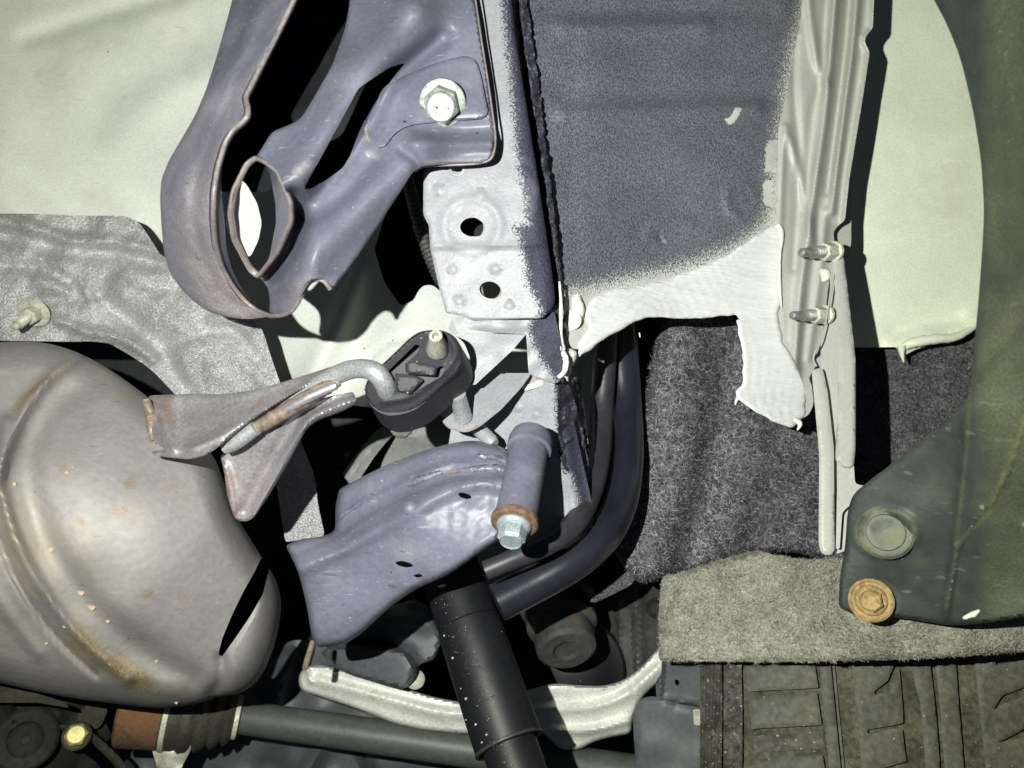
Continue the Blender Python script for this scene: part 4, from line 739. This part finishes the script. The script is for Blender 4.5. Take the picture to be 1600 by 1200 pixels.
# raised recycling style triangle and faint letters moulded into the sleeve
def on_sleeve(u, v):
    dv = Vector(P(u, v, 1.0)); best = None
    w = s0; A = dv - axs * dv.dot(axs); B = -(w - axs * w.dot(axs)); a = A.dot(A); b2 = A.dot(B); c = B.dot(B) - .0204 ** 2
    disc = b2 * b2 - a * c
    return (-b2 - math.sqrt(max(disc, 0))) / a
def mark(pts, r=.7):
    tube('moulded_mark', [(u, v, on_sleeve(u, v), r) for u, v in pts], m_hosed, sk, seg=6, sub=2)
mark([(729, 1019), (735, 1022), (746, 1032)]); mark([(747, 1034), (736, 1036), (732, 1031)]); mark([(727, 1040), (730, 1030), (728, 1022)])
for i, (u, v) in enumerate(((727, 1045), (735, 1044), (741, 1042), (748, 1043))): mark([(u, v), (u + 2, v - 3), (u + 3, v + 1)], .5)
for i in range(4): mark([(758 + i * 4, 1097 - i * 2), (759 + i * 4, 1092 - i * 2), (762 + i * 4, 1094 - i * 2)], .5)
_rs = np.random.RandomState(12); _v = []; _f = []
for i in range(110):
    t = _rs.rand(); side = _rs.rand() ** 1.3
    u = 664 + 106 * t * 1.1 + side * 34; v = 900 + 300 * t
    if i < 8: u, v, rr = [(694, 993), (707, 1028), (728, 1092), (743, 1132), (760, 1148), (753, 1160), (728, 1125), (720, 1076)][i] + ((1.8, 2.0, 2.2, 2.0, 1.8, 1.6, 1.4, 1.2)[i],)
    else: rr = .3 + .6 * _rs.rand() ** 3
    dd = on_sleeve(u, v) - .0003; c = P(u, v, dd); o = len(_v); s = rr * dd / F
    k = 5; 
    for j in range(k): a = 6.28 * j / k; q = s * (.7 + .6 * _rs.rand()); _v.append(c + Vector((math.cos(a) * q, math.sin(a) * q, 0)))
    _v.append(c - Vector((0, 0, s * .5)))
    for j in range(k): _f.append((o + j, o + (j + 1) % k, o + k))
_me = bpy.data.meshes.new('grit'); _me.from_pydata([tuple(x) for x in _v], [], _f); kind(link('grit', _me, sk, [m_nutpale]), 'stuff')

# ------------------------------------------------------------------ aluminium arm behind the shock
al = thing('aluminium_arm', 'bright cast aluminium suspension arm sweeping behind the shock absorber', 'suspension arm', P(850, 1110, .56))
AL = [(466, 1056, 8), (476, 1042), (500, 1038), (555, 1052), (620, 1072), (680, 1090), (730, 1099), (790, 1090), (832, 1076), (866, 1067), (905, 1071), (945, 1072), (975, 1063), (1000, 1045), (1022, 1020), (1036, 1006), (1090, 990), (1090, 1060), (1034, 1062), (1012, 1080), (996, 1100), (988, 1130), (986, 1146), (950, 1152), (925, 1160), (905, 1172, 14), (875, 1171), (862, 1158), (845, 1142), (800, 1140), (730, 1147), (660, 1140), (615, 1130), (560, 1108), (468, 1078)]
sheet('arm_casting', AL, D([(470, 1060, .585), (600, 1090, .57), (860, 1110, .55), (1010, 1040, .56), (900, 1165, .555), (730, 1120, .56)], ('ridge', [(500, 1062), (600, 1090), (700, 1118), (840, 1106), (920, 1108), (980, 1088), (1030, 1042)], 10, .005), ('ridge', [(500, 1052), (600, 1078), (700, 1104), (840, 1094), (920, 1095), (970, 1080), (1020, 1034)], 10, -.003), ('ridge', [(480, 1046), (486, 1066)], 4, .004), ('ridge', [(860, 1140), (920, 1144), (980, 1126)], 7, .006), ('ridge', [(985, 1050), (990, 1080)], 4, -.002)),
      m_alu, al, step=3.6, thick=.012, r=16, roll=(6, .006))
# ------------------------------------------------------------------ dim parts above the arm
db = thing('mount_bracket', 'dim grey stamped mount bracket behind the shock absorber, above the bright arm', 'bracket', P(600, 1000, .55))
sheet('bracket_shell', [(500, 1020), (530, 1000), (570, 965), (600, 950), (650, 935), (672, 950), (690, 1000), (680, 1030), (655, 1038, 6), (650, 1060), (632, 1078), (600, 1070), (540, 1052), (520, 1040)], D([(520, 1020, .57), (600, 960, .555), (680, 980, .55), (620, 1060, .545)], ('ridge', [(535, 1008), (590, 1002), (640, 1014), (652, 1040)], 6, -.008), ('plat', [(520, 1012), (560, 1006), (630, 1016), (650, 1040), (630, 1080), (520, 1050)], 8, .010, 8), ('ridge', [(570, 985), (620, 960), (665, 975)], 12, .008)), m_grey, db, step=6, thick=.002, r=10, roll=(5, .004))
lathe('bolt_head', P(648, 1062, .56), P(654, 1060, .54), [(0, .007), (.005, .007), (.007, .004), (.007, .0001)], m_nutpale, db, seg=20)
sr = thing('rusty_rod_end', 'short rusty rod end poking down beside the lower bracket arm', 'rod', P(482, 1025, .5))
tube('rod', [(489, 1003, .47, 5), (480, 1032, .46, 5), (477, 1044, .455, 5)], m_rustbar, sr, seg=12, lump=.1)
sbm = thing('subframe', 'grey subframe crossmember behind the silencer and drive shaft', 'subframe', P(450, 1080, .64))
sheet('crossmember', [(340, 1050), (420, 1040), (450, 1000), (500, 1000), (560, 1060), (700, 1130), (720, 1160), (1020, 1180), (1020, 1290), (260, 1290), (200, 1180), (260, 1120)], D([(380, 1060, .66), (480, 1100, .65), (400, 1180, .66), (900, 1220, .67)], ('ridge', [(455, 1020), (440, 1060), (430, 1100)], 9, .014), ('ridge', [(395, 1060), (400, 1100)], 8, .008), ('ridge', [(500, 1170), (480, 1210)], 14, .02), ('ridge', [(560, 1160), (600, 1250)], 8, -.02), ('bump', 420, 1200, 20, -.02), ('noise', 60, .003)), m_grey, sbm, step=9, thick=.003, r=14)
sheet('pale_gusset', [(225, 1130), (250, 1146), (300, 1154), (298, 1172), (285, 1196), (280, 1215), (250, 1215), (240, 1180)], D([(260, 1160, .56)], ('noise', 30, .002)), m_nutpale, sbm, step=6, thick=.003)

# ------------------------------------------------------------------ drive shaft
ds = thing('drive_shaft', 'grey drive shaft with a ribbed rubber boot and rusty joint cup under the silencer', 'drive shaft', P(500, 1130, .58))
tube('shaft', [(370, 1120, .585, 24), (500, 1138, .582, 25), (740, 1172, .575, 26), (1020, 1212, .57, 27)], m_shaft, ds, seg=36)
j0, j1 = P(376, 1121, .585), P(180, 1108, .56)
jl = (j1 - j0).length; U_ = jl / 196
lathe('rubber_boot', j0, j1, [(0, .0135), (3 * U_, .0150), (8 * U_, .0150), (14 * U_, .0195), (20 * U_, .0215), (25 * U_, .0185), (32 * U_, .0225), (40 * U_, .0245), (46 * U_, .0212), (54 * U_, .0252), (63 * U_, .0268), (69 * U_, .0238), (76 * U_, .0272), (87 * U_, .0282), (93 * U_, .0258), (99 * U_, .0268), (112 * U_, .0265), (122 * U_, .0262)], m_boot, ds, seg=48, angle=60)
lathe('boot_clamp', j0 + (j1 - j0).normalized() * (2 * U_), j1, [(0, .0156), (.0005, .0162), (9 * U_, .0162), (9.5 * U_, .0156)], m_nutpale, ds, seg=48)
lathe('boot_clamp', j0 + (j1 - j0).normalized() * (110 * U_), j1, [(0, .0270), (.0005, .0276), (8 * U_, .0276), (8.5 * U_, .0270)], m_nutpale, ds, seg=48)
lathe('joint_cup', j0 + (j1 - j0).normalized() * (121 * U_), j1, [(0, .0262), (.001, .0266), (62 * U_, .0266), (66 * U_, .0240), (66 * U_, .0001)], m_orange, ds, seg=48)

# ------------------------------------------------------------------ lower left corner: axle housing
ah = thing('axle_housing', 'dark oily axle housing with a round plug in the bottom left corner', 'axle housing', P(60, 1150, .55))
sheet('housing_shell', [(-120, 1060), (0, 1066), (60, 1080), (120, 1095), (160, 1120), (175, 1150), (160, 1165), (120, 1170), (150, 1190), (190, 1250), (190, 1300), (-120, 1300)], D([(0, 1080, .53), (100, 1100, .55), (0, 1200, .53), (150, 1200, .58)], ('ring', 38, 1158, 36, 6, .008, 1.15), ('bump', 38, 1158, 20, -.006), ('ridge', [(10, 1090), (20, 1120)], 6, .006), ('ridge', [(70, 1085), (90, 1120)], 8, .006), ('noise', 40, .002)), m_oily, ah, step=6, thick=.004)
lathe('round_plug', P(40, 1155, .53), P(38, 1158, .51), [(0, .020), (.002, .021), (.004, .019), (.004, .012), (.002, .0105), (.0035, .0085), (.0045, .0035), (.006, .003), (.006, .0001)], m_oily, ah, seg=40)
sheet('guard_strip', [(-80, 1062), (0, 1072), (60, 1084), (104, 1098, 5), (108, 1106, 4), (96, 1104), (60, 1098), (0, 1098), (-80, 1096)], D([(40, 1085, .50)]), m_boot, ah, step=7, thick=.004)
sheet('end_plate', [(112, 1090), (165, 1096), (168, 1112), (160, 1130), (152, 1140), (110, 1130), (70, 1112), (80, 1104), (104, 1106)], D([(130, 1110, .56)]), m_boot, ah, step=6, thick=.003)
sheet('curved_rib', [(90, 1132, 8), (130, 1136, 10), (150, 1148), (185, 1180), (212, 1220), (200, 1230), (175, 1192), (148, 1166), (136, 1150), (120, 1143), (95, 1142)], D([(130, 1140, .545), (190, 1200, .56)]), m_boot, ah, step=5, thick=.006, roll=(4, .002))
hexbolt('small yellow plated hex bolt in the bottom left corner', 'hex_bolt', P(120, 1150, .54), P(116, 1143, .515), .0100, .0078, .008, m_boot, m_yel, rot=.5)

# ------------------------------------------------------------------ grey plate left of the tyre
bp = thing('splash_plate', 'flat grey painted steel plates with a small drilled hole left of the tyre', 'steel plate', P(1045, 1110, .5))
sheet('upper_plate', [(1034, 1010), (1098, 1010), (1098, 1106, 3), (1080, 1102), (1050, 1098, 6), (1038, 1094), (1032, 1100, 3), (1026, 1092), (1024, 1066), (1034, 1050)], D([(1030, 1060, .515), (1090, 1060, .50)], ('ridge', [(1036, 1000), (1032, 1060), (1030, 1096)], 5, .006), ('ridge', [(1040, 1092), (1098, 1100)], 4, .003)), m_grey, bp, step=5, thick=.003, holes=[[(1054, 1063), (1058, 1061), (1062, 1066), (1060, 1071), (1055, 1070)]], holer=2, r=5)
sheet('lower_plate', [(1000, 1092, 8), (1020, 1087, 8), (1060, 1100), (1100, 1106), (1100, 1290), (990, 1290), (992, 1180), (988, 1112, 12)], D([(1000, 1100, .505), (1090, 1100, .492), (1040, 1250, .49)], ('noise', 70, .0008)), m_grey, bp, step=8, thick=.003, roll=(5, .002))
sheet('brake_tab', [(1083, 1108), (1094, 1108), (1094, 1134), (1084, 1132)], D([(1090, 1120, .485)]), m_nutpale, bp, step=4, thick=.003, r=3)

# ------------------------------------------------------------------ tyre
ty = thing('tyre', 'worn dusty tyre tread with wide grooves at the bottom right', 'tyre', P(1300, 1110, .47))
TD = [(1100, 1020, .492), (1100, 1250, .462), (1300, 1020, .462), (1300, 1250, .435), (1600, 1010, .437), (1700, 1250, .425), (1450, 1100, .442)]
T0 = D(TD, ('noise', 60, .0003)); Tg = over(D(TD, ('noise', 18, .0004)), -.006)
sheet('carcass', [(1094, 1000), (1800, 980), (1800, 1300), (1094, 1300)], Tg, m_tyre_g, ty, step=8, thick=.004)
def serr(u, v): return .0009 * np.sin((u * .9 + v * 1.0) * 1.35)
sheet('sidewall_band', [(1094, 1000), (1127, 1000), (1129, 1100), (1127, 1300), (1094, 1300)], D(TD, ('fn', lambda u, v: .002 + serr(u, v))), m_tyre_s, ty, step=2.6, thick=.006, r=2)
sheet('shoulder_band', [(1131, 1000), (1158, 1000), (1160, 1100), (1160, 1300), (1130, 1300)], D(TD, ('ridge', [(1136, 1000), (1136, 1300)], 3, .001), ('noise', 14, .0012)), m_tyre_s, ty, step=4, thick=.006)
def gx(u, v): return u + (v - 1030) * .09      # the grooves lean a little
def blk(name, pts, r=2.5, h=0, mt=None): return sheet(name, [(gx(*p[:2]), p[1]) for p in pts], over(T0, h), mt or m_tyre, ty, step=6, thick=.0065, r=r, roll=(2, .0008))
rows = [1000, 1034, 1083, 1141, 1180, 1240, 1300]
for i in range(6):
    a, b = rows[i], rows[i + 1]; g = 3.2 if i not in (2,) else 3
    if i == 3: continue
    blk('tread_block', [(1164, a + g + 4), (1272, a + g - 4), (1275, b - g - 5), (1164, b - g + 1)])
# the shallow wide sipe keeps its own floor
blk('tread_block', [(1166, 1150), (1276, 1142), (1278, 1170), (1166, 1176)], h=-.0035, mt=m_tyre_s)
blk('tread_rib', [(1279, 990), (1297, 990), (1299, 1300), (1281, 1300)])
blk('tread_rib', [(1299.5, 990), (1303, 990), (1305, 1300), (1301, 1300)], h=-.002, r=1)
blk('tread_rib', [(1330, 990), (1402, 990), (1404, 1025), (1384, 1064, 2), (1362, 1080, 3), (1362, 1086, 3), (1386, 1080, 4), (1404, 1044), (1404, 1110), (1402, 1130, 2), (1384, 1134), (1345, 1140, 2), (1345, 1146), (1390, 1138), (1400, 1140), (1402, 1190), (1350, 1204), (1402, 1206), (1402, 1300), (1332, 1300)])
blk('tread_rib', [(1427, 990), (1452, 990), (1455, 1120), (1452, 1300), (1430, 1300), (1432, 1100), (1425, 1060)])
blk('tread_rib', [(1457, 990), (1494, 990), (1492, 1100), (1490, 1300), (1460, 1300), (1462, 1080)])
blk('tread_rib', [(1522, 990), (1580, 980), (1620, 980), (1600, 1018), (1555, 1034, 2), (1555, 1040), (1606, 1030), (1606, 1070), (1560, 1088), (1545, 1110, 6), (1560, 1100), (1600, 1086), (1610, 1110), (1590, 1140, 2), (1550, 1160), (1600, 1150), (1610, 1300), (1526, 1300)])
blk('tread_rib', [(1628, 980), (1790, 980), (1790, 1300), (1632, 1300)])

# ------------------------------------------------------------------ bumper plastic, nearest the lens
bu = thing('bumper_cover', 'dusty dark green-black bumper plastic edge with two fixings at the right', 'bumper plastic', P(1450, 700, .34))
BC = D([(1500, 0, .31), (1540, 300, .315), (1515, 620, .33), (1330, 800, .385), (1330, 940, .385), (1600, 300, .285), (1600, 900, .345), (1490, 970, .368)],
    ('ridge', [(1514, 600), (1508, 700), (1502, 780), (1494, 860), (1480, 960)], 9, .003), ('ring', 1384, 832, 44, 9, .002, 1.35), ('bump', 1360, 942, 34, -.002), ('ridge', [(1600, 660), (1570, 760), (1500, 840), (1480, 950)], 4, .0012), ('plat', [(1518, 600), (1512, 760), (1490, 990), (1800, 990), (1800, 300)], 20, .004, 10), ('noise', 120, .001))
sheet('cover_skin', [(1462, -120), (1448, -20, 30), (1478, 34), (1500, 88), (1520, 170), (1533, 250), (1538, 330), (1534, 400), (1528, 480), (1520, 560), (1515, 618, 14), (1490, 648), (1430, 698), (1370, 742), (1332, 772, 20), (1324, 800), (1320, 860), (1312, 900), (1310, 950, 10), (1340, 962), (1400, 964), (1450, 972), (1492, 978), (1540, 974), (1600, 964), (1800, 930), (1800, -120)], BC, m_plast, bu, step=5, thick=.003, r=24, roll=(8, .004), mask={'dust': lambda u, v: -.1 + .55 * sstep((u - 1500) / 60.) + .22 * np.exp(-(np.hypot(u - 1384, v - 832) / 60) ** 2) + .5 * np.exp(-(segdist(u, v, [(1515, 600), (1510, 700), (1502, 780), (1493, 850)]) / 4) ** 2) + .5 * np.exp(-(segdist(u, v, [(1604, 650), (1570, 740), (1545, 800), (1495, 850), (1478, 950)]) / 4) ** 2) + .5 * np.exp(-((np.hypot(u - 1384, (v - 832) * 1.3) - 46) / 5) ** 2) + .4 * np.exp(-((np.hypot(u - 1361, (v - 940) * 1.3) - 44) / 5) ** 2)})
cl = thing('push_clip', 'round dark plastic push clip in the bumper corner, above the rusty bolt', 'push clip', P(1384, 832, .36))
lathe('clip_head', P(1384, 832, on(BC, 1384, 832, .0032)), P(1384, 832, .34), [(0, .0132), (.0010, .0132), (.0020, .0118), (.0014, .0100), (.0014, .0092), (.0028, .0088), (.0030, .0080), (.0024, .0060), (.0024, .0001)], m_clip, cl, seg=44)
hexbolt('rusty orange hex bolt with a wide washer in the bumper corner', 'hex_bolt', P(1361, 938, on(BC, 1361, 938, .0040)), P(1360, 942, .355), .0078, .0058, .0055, m_ochre, m_ochre, washer=([(0, .0108), (.0010, .0108), (.0016, .0098), (.0008, .0088), (.0008, .0001)], m_ochre, .0008), rot=.2)
tube('scrape', [(1505, 966, on(BC, 1505, 966), 2.5), (1520, 960, on(BC, 1520, 960), 4), (1530, 953, on(BC, 1530, 953), 2)], m_seal_l, bu, seg=8, lump=.5)

# ------------------------------------------------------------------ corrugated loom left of the rail
lo = thing('corrugated_hose', 'thin dark corrugated hose half hidden behind the left edge of the frame rail', 'corrugated hose', P(655, 320, .5))
_s = spline([(632, 250, .50, 1), (642, 300, .495, 1), (655, 350, .49, 1), (672, 400, .485, 1), (690, 440, .48, 1)], 14)
sweep('hose', [P(*q[:3]) for q in _s], [.0036 if i % 2 else .0046 for i in range(len(_s))], m_dgrey, lo, 16)
